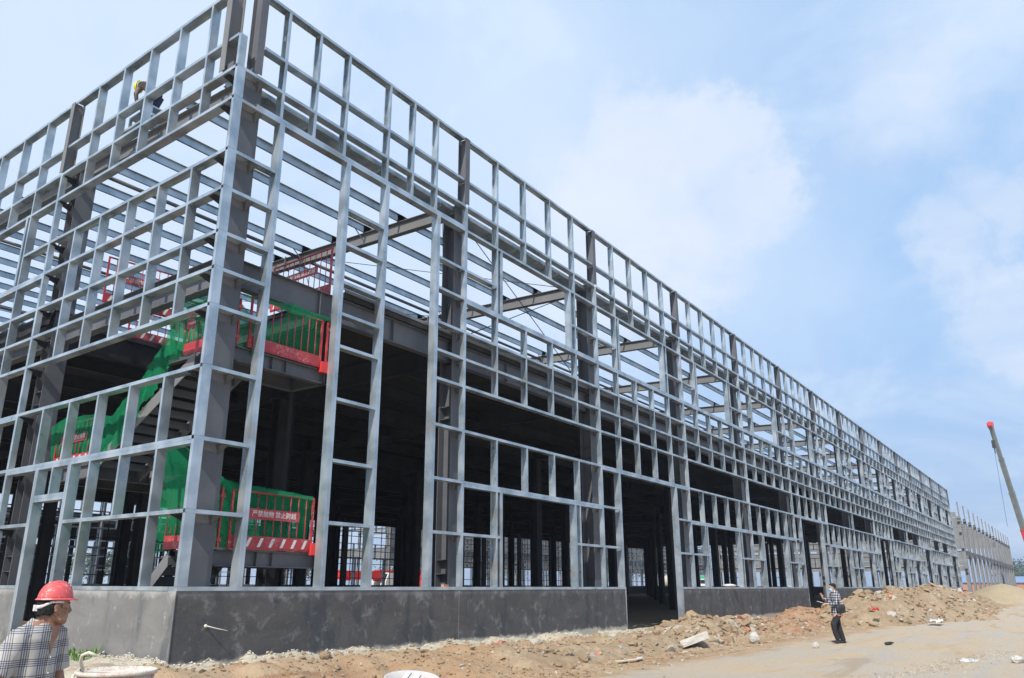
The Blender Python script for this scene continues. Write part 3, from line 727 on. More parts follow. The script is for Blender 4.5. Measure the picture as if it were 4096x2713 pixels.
rough_rock('rock', (16.5, -4.25, -1.46), (.2, .17, .2), 'concrete', 'upright light grey rock at the foot of the low rubble heap', 'rock', 4)
rough_rock('rock', (15.9, -6.15, -1.54), (.12, .1, .11), 'concrete', 'small round whitish rock alone on the track left of the walking man', 'rock', 6)
rough_rock('rock', (14.3, -10.95, -1.53), (.17, .14, .1), 'concrete', 'pale grey rock on the track at the lower right', 'rock', 9)
rough_rock('rock', (8.9, -1.45, -1.30), (.2, .15, .12), 'stone', 'brown boulder on the bank below the second part of the near dark wall', 'rock', 12)
rough_rock('rock', (2.75, -.75, -1.23), (.13, .1, .09), 'rubble_soil', 'dark clod of earth left of the round board', 'rock', 14)
for i, (x, y, a) in enumerate(((7.6, -.95, .3), (7.95, -1.0, 1.), (8.2, -.9, .1))):
    mb = MB(); R_ = Matrix.Rotation(a, 3, 'Z'); mb.obox(Vector((x, y, gh(x, y)-.01)), R_ @ Vector((.22, 0, 0)), R_ @ Vector((0, .11, 0)), (0, 0, .055))
    tag(mb.build('brick', M['brick']), ('red brick lying left of the brown boulder, leftmost of three', 'red brick lying left of the brown boulder, middle of three', 'red brick lying beside the brown boulder, rightmost of three')[i], 'brick', 'bricks on the bank below the dark wall')
mb = MB(); mb.box((7.1, .03, 0), (7.28, .13, .055)); tag(mb.build('brick', M['brick']), 'single red brick standing on the coping beside the second steel column', 'brick')
mb = MB(); pts = [(8.3, -3.95), (8.6, -4.03), (8.95, -4.05), (9.3, -4.0), (9.6, -3.85)]
for a, b in zip(pts, pts[1:]): mb.beam((a[0], a[1], gh(*a)+.05), (b[0], b[1], gh(*b)+.05), .12, .02)
tag(mb.build('plank', M['tub_crust']), 'thin pale bent strip lying on the orange soil below the first doorway', 'plank')
mb = MB(); mb.beam((48.6, -6.0, -.45), (51.8, -4.4, .28), .16, .06); tag(mb.build('plank', M['wood']), 'brown plank sticking up from the top of the big spoil heap', 'plank')
# round board at the bottom edge
bd = empty('round_board', (3.25, -2.5, gh(3.25, -2.5)+.07), 0, 'round whitish plaster-crusted board lying at the bottom edge of the picture', 'board')
mb = MB(); n_ = 40
mb.loft([((0, 0, -.02), .5, .5, (1, 0, 0), (0, 1, 0)), ((0, 0, .03), .5, .5, (1, 0, 0), (0, 1, 0)), ((0, 0, .03), .47, .47, (1, 0, 0), (0, 1, 0)), ((0, 0, .015), .46, .46, (1, 0, 0), (0, 1, 0))], n_); mb.build('disc', M['board_grey'], bd)
mb = MB(); mb.beam((-.2, -.1, .03), (.25, .0, .035), .12, .015); mb.beam((-.1, .1, .035), (.3, .2, .03), .09, .012); mb.build('plaster_patch', M['white_plain'], bd)
bd.rotation_euler = (.10, -.12, .3)
# mortar tub
p = CAM+ray(470, 2668)*8.6; tub = empty('mortar_tub', (p.x, p.y, gh(p.x, p.y)), math.radians(-35), 'pink plaster-crusted mortar tub with a curved handle behind the man in the red helmet', 'tub')
hz = p.z-gh(p.x, p.y)-.035; X, Y = (1, 0, 0), (0, 1, 0)
mb = MB(); mb.loft([((0, 0, .0), .30, .30, X, Y), ((0, 0, .02), .31, .31, X, Y), ((0, 0, hz-.03), .40, .36, X, Y), ((0, 0, hz-.03), .38, .34, X, Y), ((0, 0, .1), .29, .28, X, Y)], 40); mb.build('tub_body', M['tub_pink'], tub)
mb = MB(); mb.loft([((0, 0, hz-.04), .40, .36, X, Y), ((0, 0, hz-.035), .425, .385, X, Y), ((0, 0, hz), .43, .39, X, Y), ((0, 0, hz+.01), .41, .37, X, Y), ((0, 0, hz-.03), .385, .345, X, Y)], 40)
for i in range(120):
    a = rnd.uniform(0, 6.28); rock_into(mb, (.41*math.cos(a), .37*math.sin(a), hz+.003), rnd.uniform(.004, .012), .7)
mb.build('crusted_rim', M['tub_rim'], tub)
mb = MB(); mb.loft([((0, 0, hz-.13), .37, .33, X, Y), ((0, 0, hz-.12), .3, .28, X, Y), ((0, 0, hz-.10), .1, .1, X, Y)], 30); mb.build('mortar', M['tub_crust'], tub)
mb = MB(); mb.tube([(-.36, .1, hz+.0), (-.39, .03, hz+.10), (-.37, -.05, hz+.17), (-.30, -.10, hz+.20), (-.22, -.12, hz+.17)], .018, 8); mb.tube([(-.39, .12, hz+.02), (-.44, .02, hz-.05), (-.43, -.12, hz-.2), (-.36, -.2, hz-.35), (-.28, -.26, hz-.5)], .016, 8); mb.build('handle', M['tub_crust'], tub)
# weeds
def weeds(name, cx, cy, r_, n_, h, label):
    mb = MB(); q = random.Random(int(cx*10+50))
    for i in range(n_):
        a, d_ = q.uniform(0, 6.28), r_*q.random()**.5; x, y = cx+d_*math.cos(a), cy+d_*math.sin(a); z = gh(x, y); b_ = q.uniform(0, 6.28); l_ = h*q.uniform(.5, 1); w_ = .018
        dx, dy = math.cos(b_), math.sin(b_); k = l_*.5
        mb.add([(x-dy*w_*.4, y+dx*w_*.4, z), (x+dy*w_*.4, y-dx*w_*.4, z), (x+dx*k*.5+dy*w_, y+dy*k*.5-dx*w_, z+l_*.65), (x+dx*k, y+dy*k, z+l_), (x+dx*k*.5-dy*w_, y+dy*k*.5+dx*w_, z+l_*.65)], [(0, 1, 2, 3, 4)])
    return tag(mb.build(name, M['grass_leaf']), label, 'weeds')
pp = CAM+ray(285, 2700)*9.3; weeds('weeds', pp.x, pp.y, .15, 45, .34, 'bright green weeds between the man in the red helmet and the pink tub')
pp = CAM+ray(300, 2655)*13.5; weeds('weeds', pp.x, pp.y, .35, 120, .16, 'low sparse weeds at the foot of the pale grey wall')
# plastic bottle, rags, basin, rod
mb = MB(); b0 = Vector((18.2, -7.5, -1.55)); mb.tube([b0, b0+Vector((.02, -.02, 0)), b0+Vector((.16, -.12, .01)), b0+Vector((.22, -.17, .02)), b0+Vector((.25, -.19, .02))], [.03, .045, .045, .02, .014], 10)
bt = mb.build('crushed_bottle', M['leather']); tag(bt, 'crushed grey plastic bottle lying on the track right of the walking man', 'bottle')
def rag(name, c_, s_, m, label, seed):
    mb = MB(); n_ = 12; q = random.Random(seed)
    for j in range(n_):
        for i in range(n_): x = (i/(n_-1)-.5)*s_[0]; y = (j/(n_-1)-.5)*s_[1]; mb.v.append((c_[0]+x, c_[1]+y, c_[2]+s_[2]*(.5+noise.noise(Vector((x*6/s_[0], y*6/s_[1], seed))))))
    mb.f = [(j*n_+i, j*n_+i+1, (j+1)*n_+i+1, (j+1)*n_+i) for j in range(n_-1) for i in range(n_-1)]; mb.sm = [True]*len(mb.f)
    return tag(mb.build(name, M[m]), label, 'rag')
rag('plastic_sack', (33.2, -6.9, -1.5), (1.3, .5, .16), 'white_plain', 'crumpled white sack at the foot of the big spoil heap', 3)
rag('red_rag', (29.9, -5.1, -.95), (.3, .25, .14), 'crane_red', 'red rag on the near slope of the big spoil heap', 5)
rag('ditch_sheet', (14.2, -10.0, -1.62), (.9, .35, .05), 'white_plain', 'patch of white sheet lying beside the gravel strip at the lower right', 7)
mb = MB(); bx_ = 26.86; mb.loft([((bx_, .13, .005), .22, .2, X, Y), ((bx_, .13, .05), .36, .3, X, Y), ((bx_, .13, .075), .37, .31, X, Y), ((bx_, .13, .12), .2, .18, X, Y), ((bx_, .13, .135), .05, .05, X, Y)], 28)
tag(mb.build('upturned_basin', M['white_paint']), 'shallow pinkish white basin upturned on the coping beyond the first doorway', 'basin')
mb = MB(); mb.tube([(.63, .03, -.655), (.66, -.05, -.66), (.78, -.16, -.70), (.93, -.24, -.735)], [.012, .009, .007, .006], 7); mb.ball((.64, -.005, -.655), .03)
tag(mb.build('wall_rod', M['tub_crust']), 'short pale rod sticking out of the near dark wall', 'rod')
# ------------------------------------------------------------------ safety barriers
def zh(text, size):
    c_ = bpy.data.curves.new('txt', 'FONT'); c_.body = text; c_.size = size; c_.align_x = 'CENTER'; c_.align_y = 'CENTER'; c_.extrude = .0015
    o = bpy.data.objects.new('txt', c_); COL.objects.link(o); dg = bpy.context.evaluated_depsgraph_get(); me = bpy.data.meshes.new_from_object(o.evaluated_get(dg)); bpy.data.objects.remove(o); me.materials.clear(); me.materials.append(M['white_plain']); return me
TXT = None
def barrier(loc, rz, w, h, label, sign=True, slashes=True, pick=None, tilt=0.):
    global TXT
    b = empty('safety_barrier', loc, rz, label, 'barrier', 'red safety barriers around the stair landings'); b.rotation_euler = (0, tilt, rz)
    f_ = MB()
    for x in (0, w-.04): f_.box((x, -.02, 0), (x+.04, .02, h))
    f_.box((.04, -.015, h-.035), (w-.04, .015, h)); f_.box((.04, -.015, .0), (w-.04, .015, .03)); f_.build('frame', M['red_paint'], b)
    n_ = pick or max(3, int(w/.2))
    for i in range(1, n_):
        x = w*i/n_; q = MB(); q.tube([(x, 0, .02), (x, 0, h-.03)], .011, 6); q.build('picket', M['red_paint'], b)
    q = MB(); q.box((.04, -.021, .03), (w-.04, -.0155, .25)); tb = q.build('toe_board', M['red_paint'], b)
    if slashes:
        k = int((w-.1)/.27)
        for i in range(k):
            q = MB(); x = .1+i*.27; q.add([(x, -.0215, .05), (x+.07, -.0215, .05), (x+.15, -.0215, .22), (x+.08, -.0215, .22)], [(0, 1, 2, 3)]); q.add([(x, -.0235, .05), (x+.07, -.0235, .05), (x+.15, -.0235, .22), (x+.08, -.0235, .22)], [(0, 1, 2, 3)]); q.build('slash_mark', M['white_paint'], tb)
    if sign:
        sw = min(w*.8, 1.25); q = MB(); x0 = w*.5-sw/2; q.box((x0, -.024, h*.52), (x0+sw, -.017, h*.52+.2)); pl_ = q.build('sign_plate', M['red_paint'], b)
        if TXT is None: TXT = zh('严禁抛物 禁止跨越', .135)
        o = bpy.data.objects.new('lettering', TXT); COL.objects.link(o); o.parent = pl_; o.location = (w*.5, -.0265, h*.52+.1); o.rotation_euler = (math.pi/2, 0, 0); k = sw*.92/1.2; o.scale = (k, k, 1)
    return b
barrier((1.1, .27, .68), 0, 2.0, 1.1, 'red barrier with white Chinese lettering and white slashes on the lower front landing', True, True, 10)
barrier((1.1, .27, 4.6), 0, 1.9, 1.1, 'worn red barrier hung with green net on the upper front landing', False, False, 10)
barrier((.72, 1.75, .68), math.radians(-90), .85, 1.15, 'narrow red barrier side-on on the lower landing, left of the corner column', True, False, 5)
barrier((.72, 1.95, 4.6), math.radians(-90), .85, 1.1, 'narrow red barrier side-on on the upper landing, left of the corner column', True, False, 5)
barrier((.7, 6.9, 2.66), math.radians(-90), 1.75, 1.05, 'red barrier on the half-way landing seen through the left wall frame', True, True, 9)
barrier((3.5, 2.9, 6.6), math.radians(-90), 2.2, 1.2, 'red barrier on the upper deck seen above the dark edge beam', True, True, 11)
barrier((.62, 5.6, 6.6), math.radians(-8), 1.9, 1.2, 'red barrier with lettering on the upper deck, seen through the left wall frame', True, True, 9)
barrier((2.4, 7.7, 6.6), 0, 2.2, 1.1, 'far red barrier on the upper deck behind the corner column', False, True, 10)
def gate_post(x, y, z, h, label):
    b = empty('barrier_post', (x, y, z), 0, label, 'post', 'red posts at the ends of the landings')
    q = MB(); q.box((-.02, -.02, 0), (.02, .02, h)); q.build('post', M['red_paint'], b)
    for zz in (.12, h-.2): q = MB(); q.box((-.045, -.035, zz), (.045, -.02, zz+.07)); q.build('clamp', M['red_paint'], b)
gate_post(.9, .29, .68, 1.12, 'red post at the left end of the lower front landing'); gate_post(3.22, .24, .66, 1.12, 'red post at the right end of the lower front landing, against the galvanised stud')
gate_post(.86, .29, 4.6, .95, 'red post at the left end of the upper front landing'); gate_post(3.12, .24, 4.58, 1.1, 'red post at the right end of the upper front landing, against the galvanised stud')
q = MB(); q.box((3.05, .2, .62), (3.28, .3, .86)); tag(q.build('base_box', M['crane_red']), 'bright red box bracket at the right foot of the lettered barrier', 'bracket')
q = MB(); q.box((2.98, .2, 4.5), (3.18, .3, 4.74)); tag(q.build('base_box', M['crane_red']), 'bright red box bracket at the right foot of the upper front barrier', 'bracket')
# ------------------------------------------------------------------ green nets
def net(name, top, bot, label, nu=40, nv=14, amp=.06, nrm=(0, -1, 0), seed=0, fr_=9):
    def at(pl_, t_):
        pl_ = [Vector(p_) for p_ in pl_]; L = [0]
        for a, b in zip(pl_, pl_[1:]): L.append(L[-1]+(b-a).length)
        d = t_*L[-1]
        for i in range(len(pl_)-1):
            if d <= L[i+1]+1e-9: return pl_[i].lerp(pl_[i+1], (d-L[i])/max(L[i+1]-L[i], 1e-6))
        return pl_[-1]
    mb = MB(); N_ = Vector(nrm)
    for j in range(nv+1):
        for i in range(nu+1):
            a, b = i/nu, j/nv; p_ = at(top, a).lerp(at(bot, a), b)
            w_ = noise.noise(Vector((a*fr_+seed, b*1.3, seed)))+.5*noise.noise(Vector((a*fr_*2.3, b*3+seed, 4)))
            p_ = p_+N_*amp*w_*(.35+b*.65)+Vector((0, 0, .035*noise.noise(Vector((a*6, b*4, seed+9)))))
            mb.v.append(tuple(p_))
    mb.f = [(j*(nu+1)+i, j*(nu+1)+i+1, (j+1)*(nu+1)+i+1, (j+1)*(nu+1)+i) for j in range(nv) for i in range(nu)]; mb.sm = [True]*len(mb.f)
    return tag(mb.build(name, M['green_net']), label, 'safety net')
net('safety_net', [(.88, .34, 1.9), (1.4, .33, 1.86), (2.2, .33, 1.83), (3.15, .33, 1.8)], [(.9, .36, .7), (1.4, .36, .72), (2.2, .36, .72), (3.0, .36, .74)], 'green net hanging behind the lettered barrier on the lower front landing', 60, 14, .05, seed=1, fr_=14)
net('safety_net', [(.86, .27, 1.92), (1.8, .2, 1.86), (3.0, .19, 1.80)], [(.86, .24, 1.78), (1.8, .18, 1.77), (3.0, .17, 1.72)], 'top fold of green net laid over the lettered barrier', 50, 4, .02, seed=8, fr_=16)
net('safety_net', [(.9, .36, 5.55), (1.2, .35, 5.3), (1.35, .34, 5.1), (1.9, .34, 5.35), (2.1, .33, 5.72), (3.1, .33, 5.74)], [(.9, .36, 4.6), (1.4, .4, 4.45), (1.9, .4, 4.62), (2.4, .38, 4.68), (3.0, .36, 4.68)], 'green net slumped behind the worn barrier on the upper front landing', 60, 14, .07, seed=2, fr_=12)
net('safety_net', [(.86, .22, 5.66), (1.7, .2, 5.72), (2.0, .18, 5.78), (3.1, .18, 5.76)], [(.86, .22, 5.6), (1.7, .2, 5.62), (2.1, .16, 5.55), (3.1, .16, 5.68)], 'top fold of green net laid over the worn upper barrier', 50, 4, .02, seed=6)
net('safety_net', [(.66, 2.05, 1.85), (.66, 1.8, 1.95), (.64, 1.35, 2.05), (.64, 1.0, 2.05)], [(.68, 2.2, .6), (.7, 1.9, .62), (.76, 1.4, .7), (.76, 1.0, .7)], 'green net wrapped round the side barrier of the lower landing', 40, 14, .08, (-1, 0, 0), 3, 8)
net('safety_net', [(.7, 5.2, 3.75), (.7, 4.5, 3.65), (.68, 3.9, 3.98), (.66, 3.3, 4.35), (.66, 2.7, 4.95), (.66, 2.25, 5.5)], [(.7, 5.1, 2.75), (.7, 4.4, 2.85), (.62, 3.7, 3.0), (.66, 3.2, 3.65), (.68, 2.6, 4.1), (.7, 2.1, 4.6)], 'long green net strip draped down the upper stair flight', 90, 12, .13, (-1, 0, 0), 4, 16)
net('safety_net', [(.64, 7.2, 3.7), (.64, 6.5, 3.85), (.64, 5.8, 3.8), (.64, 5.0, 3.75)], [(.74, 7.1, 2.62), (.76, 6.5, 2.66), (.76, 5.8, 2.66), (.72, 5.1, 2.62)], 'green net on the barrier of the half-way landing', 50, 12, .07, (-1, 0, 0), 5, 12)
net('safety_net', [(.64, 2.5, 5.75), (.6, 2.1, 5.95), (.64, 1.6, 5.9), (.64, 1.1, 5.7)], [(.7, 2.4, 4.6), (.72, 2.0, 4.55), (.76, 1.6, 4.62), (.76, 1.0, 4.62)], 'green net bunched round the side barrier of the upper landing', 40, 12, .12, (-1, 0, 0), 7, 8)
net('safety_net', [(.75, 2.6, 2.95), (1.4, 2.5, 3.0), (1.9, 2.3, 2.45), (2.6, 2.0, 1.95)], [(.9, 1.7, .75), (1.5, 1.7, .75), (2.1, 1.7, .75), (3.2, 1.7, .75)], 'large sagging green net hung across the lower stair flight', 60, 16, .16, (0, -1, 0), 9, 9)
# ------------------------------------------------------------------ far grey frame building in line with this one
def grey_building(name, X0, Y0, nb, depth, label, gable=True, top=10.2, panels=False):
    root = empty(name, (0, 0, 0), 0, label, 'building'); f2 = Frame(root); sp = 7.4
    for k in range(nb+1):
        for y in (Y0+.35, Y0+depth-.4):
            x = X0+k*sp
            mb = MB(); mb.box((x, y, -1.6), (x+.4, y+.02, top)); mb.box((x, y+.38, -1.6), (x+.4, y+.4, top)); mb.box((x+.19, y+.02, -1.6), (x+.21, y+.38, top)); f2.put('column', mb, 'pale_primer')
            mb = MB(); mb.box((x+.05, y, top), (x+.35, y+.35, top+.04)); mb.box((x+.12, y+.02, top+.04), (x+.28, y+.2, top+2.1)); f2.put('parapet_post', mb, 'pale_primer')
            mb = MB(); mb.box((x-.05, y-.02, top-.5), (x+.45, y+.42, top-.35)); f2.put('cap_plate', mb, 'dark_steel')
    for k in range(nb):
        x = X0+k*sp
        for y in (Y0+.5, Y0+depth-.3):
            mb = MB(); mb.ibeam((x+.6, y, 4.9), (x+sp, y, 4.9), .25, .6); f2.put('floor_beam', mb, 'grey_primer')
        mb = MB(); mb.tube([(x+.6, Y0+.5, 5.2), (x+sp, Y0+.5, 9.)], .04, 6); f2.put('brace_rod', mb, 'pale_primer') if k % 2 else None
    for k in range(nb+1):
        x = X0+k*sp+.3; n_ = int(depth/7.5)
        mb = MB(); mb.ibeam((x, Y0+.9, top-.4), (x, Y0+depth-.6, top-.4), .2, .45); f2.put('rafter', mb, 'pale_primer')
        if k < 4 or panels: mb = MB(); mb.ibeam((x, Y0+.9, 4.9), (x, Y0+depth-.6, 4.9), .2, .5); f2.put('floor_beam', mb, 'pale_primer')
    if gable:
        n_ = int(depth/7.5)
        for j in range(n_+1):
            y = Y0+.35+j*(depth-.75)/n_
            mb = MB(); mb.box((X0-.02, y, -1.6), (X0+.5, y+.5, top)); f2.put('column', mb, 'pale_primer')
            for z in (1.9, 2.4, 5.3, 7.6, 9.2): mb = MB(); mb.box((X0-.26, y+.1, z), (X0-.03, y+.4, z+.22)); f2.put('bracket', mb, 'dark_steel')
        z = 2.3
        while z < top:
            if not (4.5 < z < 5.0):
                for j in range(n_):
                    ya = Y0+.35+j*(depth-.75)/n_+.5; yb = ya+(depth-.75)/n_-.5
                    mb = MB(); mb.box((X0+.1, ya, z), (X0+.14, yb, z+.72)); f2.put('wall_panel', mb, 'pale_primer')
            z += .78
        mb = MB(); mb.ibeam((X0+.2, Y0+.9, -.6), (X0+.2, Y0+depth-.6, -.6), .2, .35); f2.put('floor_beam', mb, 'dark_steel')
    if panels:
        for k in range(nb):
            x = X0+k*sp
            z = 2.6
            while z < 8.5:
                mb = MB(); mb.box((x+.62, Y0+.55, z), (x+sp, Y0+.6, z+.9)); f2.put('wall_panel', mb, 'pale_primer')
                for q in (1.5, 3.2, 5.): mb = MB(); mb.box((x+q, Y0+.3, z+.3), (x+q+.16, Y0+.55, z+.6)); f2.put('bracket', mb, 'dark_steel')
                z += .95
            mb = MB(); mb.box((x+.62, Y0+.5, -.3), (x+sp, Y0+.55, .0)); f2.put('girt', mb, 'pale_primer')
            for q in (2.4, 4.9): mb = MB(); mb.box((x+q, Y0+.5, -1.6), (x+q+.3, Y0+.8, 8.6)); f2.put('stud', mb, 'pale_primer')
    f2.flush(); return root
grey_building('grey_frame_building', 127, 0, 14, 38, 'distant pale grey bare frame topped by a row of short posts, beyond the shiny frame')
grey_building('grey_frame_building', 74, 66, 16, 30, 'pale grey panelled frame seen through the doorways behind the dark ground floor', False, 9.6, True)
sis = empty('sister_building', (0, 0, 0), 0, 'second galvanised wall frame seen through the dark ground floor, behind the red lifting boom', 'building')
f3 = Frame(sis); fS = F(f3, (-45, 62, 0), (1, 0, 0), (0, 1, 0))
for k in range(14): regular_bay(fS, k*7.5, k*7.5+7.5, 'WWDWWD'[k % 6]); column_stud(fS, k*7.5+7.5)
for k in range(14):
    for y in range(7):
        mb = MB(); mb.box((-45+k*7.5, 62.3+y*7, -1.6), (-44.6+k*7.5, 62.7+y*7, 10.5 if y in (0, 6) else 5.9)); f3.put('column', mb, 'grey_primer' if y == 0 else 'dark_steel')
    mb = MB(); mb.box((-45+k*7.5, 62.4, 5.6), (-37.5+k*7.5, 62.6, 6.3)); f3.put('floor_beam', mb, 'grey_primer')
    for z in (1.3, 2.6, 4.2): mb = MB(); mb.box((-45+k*7.5, 104.7, z), (-37.5+k*7.5, 104.9, z+.1)); f3.put('girt', mb, 'dark_steel')
    for q in range(1, 5): mb = MB(); mb.box((-45+k*7.5+q*1.5, 104.7, 0), (-44.92+k*7.5+q*1.5, 104.9, 6)); f3.put('stud', mb, 'dark_steel')
mb = MB(); mb.box((-45, 62.02, -1.6), (60, 62.2, 0)); f3.put('plinth_wall', mb, 'dark_plaster')
mb = MB(); mb.box((-45, 104.6, -1.6), (60, 104.8, 0)); f3.put('plinth_wall', mb, 'dark_plaster')
for k in range(6): mb = MB(); mb.box((-45, 62.3+k*7, 6.3), (60, 69.3+k*7, 6.45)); f3.put('floor_slab', mb, 'slab_concrete'); mb = MB(); mb.box((-45, 62.5+k*7, 5.7), (60, 62.8+k*7, 6.3)); f3.put('floor_beam', mb, 'dark_steel')
f3.flush()
# ------------------------------------------------------------------ cranes and trucks
def wheel(parent, x, y, r_=.52, w_=.35):
    q = MB(); q.tube([(x, y-w_/2, r_), (x, y+w_/2, r_)], r_, 20); t_ = q.build('wheel', M['rubber'], parent); q = MB(); q.tube([(x, y-w_/2-.01, r_), (x, y+w_/2+.01, r_)], r_*.5, 14); q.build('rim', M['white_plain'], t_)
def crane_truck(name, loc, rz, bdir, lens_, label, cat='crane', up_=True, colr='crane_red'):
    b = empty(name, loc, rz, label, cat)
    q = MB(); q.box((-6, -1.25, .7), (6, 1.25, 1.15)); q.build('chassis', M['yellow_paint' if not up_ else 'crane_grey'], b)
    q = MB(); q.add([(4.2, -1.2, 1.15), (6.4, -1.2, .6), (6.4, 1.2, .6), (4.2, 1.2, 1.15), (4.2, -1.2, 2.7), (5.9, -1.2, 2.7), (5.9, 1.2, 2.7), (4.2, 1.2, 2.7), (6.4, -1.2, 1.7), (6.4, 1.2, 1.7)], [(0, 3, 2, 1), (4, 5, 6, 7), (0, 1, 8, 5, 4), (3, 7, 6, 9, 2), (1, 2, 9, 8), (8, 9, 6, 5), (0, 4, 7, 3)]); cb = q.build('cab', M['white_plain'], b)
    q = MB(); q.box((6.405, -1.0, 1.75), (6.41, 1.0, 1.76)); q.add([(6.39, -1.05, 1.78), (6.39, 1.05, 1.78), (5.95, 1.05, 2.6), (5.95, -1.05, 2.6)], [(0, 1, 2, 3)]); q.build('windscreen', M['dark_glass'], cb)
    for x in (-4.6, -3.3, 3., 5.2):
        for y in (-1.05, 1.05): wheel(b, x, y)
    q = MB(); q.box((-3.4, -1.2, 1.2), (-.4, 1.2, 2.5)); q.build('turret', M[colr], b)
    root_ = Vector((-2.8, 0, 2.6)); d = Vector(bdir).normalized(); pos_ = root_
    for i, L in enumerate(lens_):
        w_ = .95-.1*i; q = MB(); q.beam(pos_, pos_+d*L, w_, w_*1.15); q.beam(pos_+d*(L-.25), pos_+d*L, w_+.1, w_*1.15+.12); q.build('boom_section', M[colr if i == 0 else 'crane_grey' if up_ else colr], b); pos_ = pos_+d*L
    q = MB(); q.beam(pos_, pos_+d*.9+Vector((0, 0, .1)), .9, 1.0); q.beam(pos_+d*.5, pos_+d*.7+Vector((-1.6, 0, -.2)) if up_ else pos_+d*1.2, .5, .8); hd = q.build('boom_head', M['crane_red'], b)
    if up_:
        hk = pos_+Vector((-1.7, 0, -3.4)); q = MB(); q.tube([pos_+Vector((-1.4, .0, 0)), hk], .03, 5); q.tube([pos_+Vector((-1.7, 0, 0)), hk+Vector((-4.0, 0, -16))], .03, 5); q.build('cable', M['dark_steel'], b)
        q = MB(); q.box(tuple(hk+Vector((-.4, -.3, -.9))), tuple(hk+Vector((.4, .3, .5)))); q.tube([hk+Vector((0, 0, -.9)), hk+Vector((0, 0, -1.5)), hk+Vector((.25, 0, -1.8)), hk+Vector((-.1, 0, -2.0))], .09, 6); q.build('hook_block', M['rubber'], b)
    return b
# boom runs from the tip seen against the sky down to a truck beyond the right edge of the picture
tip = CAM+ray(3958, 1690)*150; low = CAM+ray(4087, 2096)*150
bd_ = (tip-low); ang = 0; vert = bd_.normalized(); basez = -1.6+2.6
L_ = (tip.z-basez)/vert.z; base_ = tip-vert*L_; L_ -= 1.0
seglen = (tip-low).length
crane_truck('mobile_crane', (base_.x+2.8, base_.y, -1.6), 0, tuple(vert), (L_-seglen, seglen*.36, seglen*.33, seglen*.31), 'mobile crane with raised grey boom and red head against the sky at the right edge')
crane_truck('truck_crane', (67, 55, -1.3), math.radians(180), (1, 0, -.02), (9.5, 5), 'red lifting boom lowered over a truck, seen through the dark ground floor', up_=False)
def mixer(loc, rz, drumm, label):
    b = empty('mixer_truck', loc, rz, label, 'truck'); q = MB(); q.box((-4, -1.2, .7), (4, 1.2, 1.1)); q.build('chassis', M['dark_steel'], b)
    q = MB(); q.box((2.4, -1.2, 1.1), (4.3, 1.2, 2.9)); cb = q.build('cab', M['white_plain'], b); q = MB(); q.box((4.305, -1.05, 1.9), (4.32, 1.05, 2.7)); q.build('windscreen', M['dark_glass'], cb)
    q = MB(); q.tube([(-4, 0, 3.1), (-3.2, 0, 2.95), (-1.6, 0, 2.6), (.6, 0, 2.3), (1.8, 0, 2.1), (2.1, 0, 2.1)], [.5, .9, 1.25, 1.25, .85, .5], 24); q.build('drum', M[drumm], b)
    for x in (-3.2, -1.9, 3.2):
        for y in (-1.05, 1.05): wheel(b, x, y)
mixer((164.5, 56, -1.4), math.radians(200), 'green_paint', 'mixer truck with green drum seen through the window frames beyond the first doorway')
mixer((146, 56, -1.6), math.radians(60), 'tub_crust', 'mixer truck with pale drum seen through the first doorway')
# ------------------------------------------------------------------ horizon: trees, low blue-roofed building
hb = empty('low_blue_roofed_building', (300, -30, -1.6), 0, 'low brick building with a blue roof on the horizon at the right edge', 'building')
q = MB(); q.box((0, 0, 0), (12, 60, 3)); q.build('wall', M['brick'], hb); q = MB(); q.add([(-.6, -1, 3), (-.6, 61, 3), (6, 61, 5), (6, -1, 5), (12.6, -1, 3), (12.6, 61, 3)], [(0, 1, 2, 3), (3, 2, 5, 4), (0, 3, 4), (1, 5, 2)]); q.build('roof', M['blue_roof'], hb)
hills = MB(); 
def tree_mesh(seed, h, w_):
    q = random.Random(seed); leaf = MB(); bark = MB()
    bark.tube([(0, 0, 0), (.1, 0, h*.3), (-.05, .1, h*.55), (0, 0, h*.8)], [.3, .22, .14, .05], 7)
    cl = [(Vector((q.gauss(0, w_*.28), q.gauss(0, w_*.28), h*q.uniform(.35, .9))), q.uniform(.16, .3)*w_) for i in range(16)]
    for c_, r_ in cl: bark.tube([(0, 0, h*.35), c_], [.1, .03], 5)
    for i in range(2600):
        c_, r_ = q.choice(cl); v = Vector((q.gauss(0, 1), q.gauss(0, 1), q.gauss(0, .8))).normalized()*r_*q.uniform(.5, 1.05); p_ = c_+v; s_ = q.uniform(.16, .34)
        a = Vector((q.gauss(0, 1), q.gauss(0, 1), q.gauss(0, 1))).normalized(); b_ = a.orthogonal().normalized()
        leaf.add([p_, p_+a*s_+b_*s_*.4, p_+a*s_*1.6, p_+a*s_-b_*s_*.4], [(0, 1, 2, 3)])
    return bark.mesh('trunk', M['bark']), leaf.mesh('crown', M['leaf'])
TM = [tree_mesh(i, h, w_) for i, (h, w_) in enumerate(((8, 9), (9.5, 8), (7, 10)))]
TP = [(315, -1.5, 'dark green tree on the horizon at the right edge of the picture'), (335, 5, 'tree on the horizon just right of the far grey frame'), (350, -6, 'farthest right tree behind the blue roof'),
      (20, 150, 'tree seen low through the left door opening'), (-2, 150, 'tree seen beyond the left wall through the empty ground floor'), (45, 165, 'tree seen far behind the lower landing'), (76, 150, 'tree on the horizon behind the dark columns left of the first doorway'), (130, 150, 'tree on the horizon behind the first doorway'), (165, 140, 'tree on the horizon beyond the window frames right of the first doorway'), (215, 150, 'tree on the horizon beyond the second doorway'), (250, 120, 'tree on the horizon beyond the fourth doorway')]
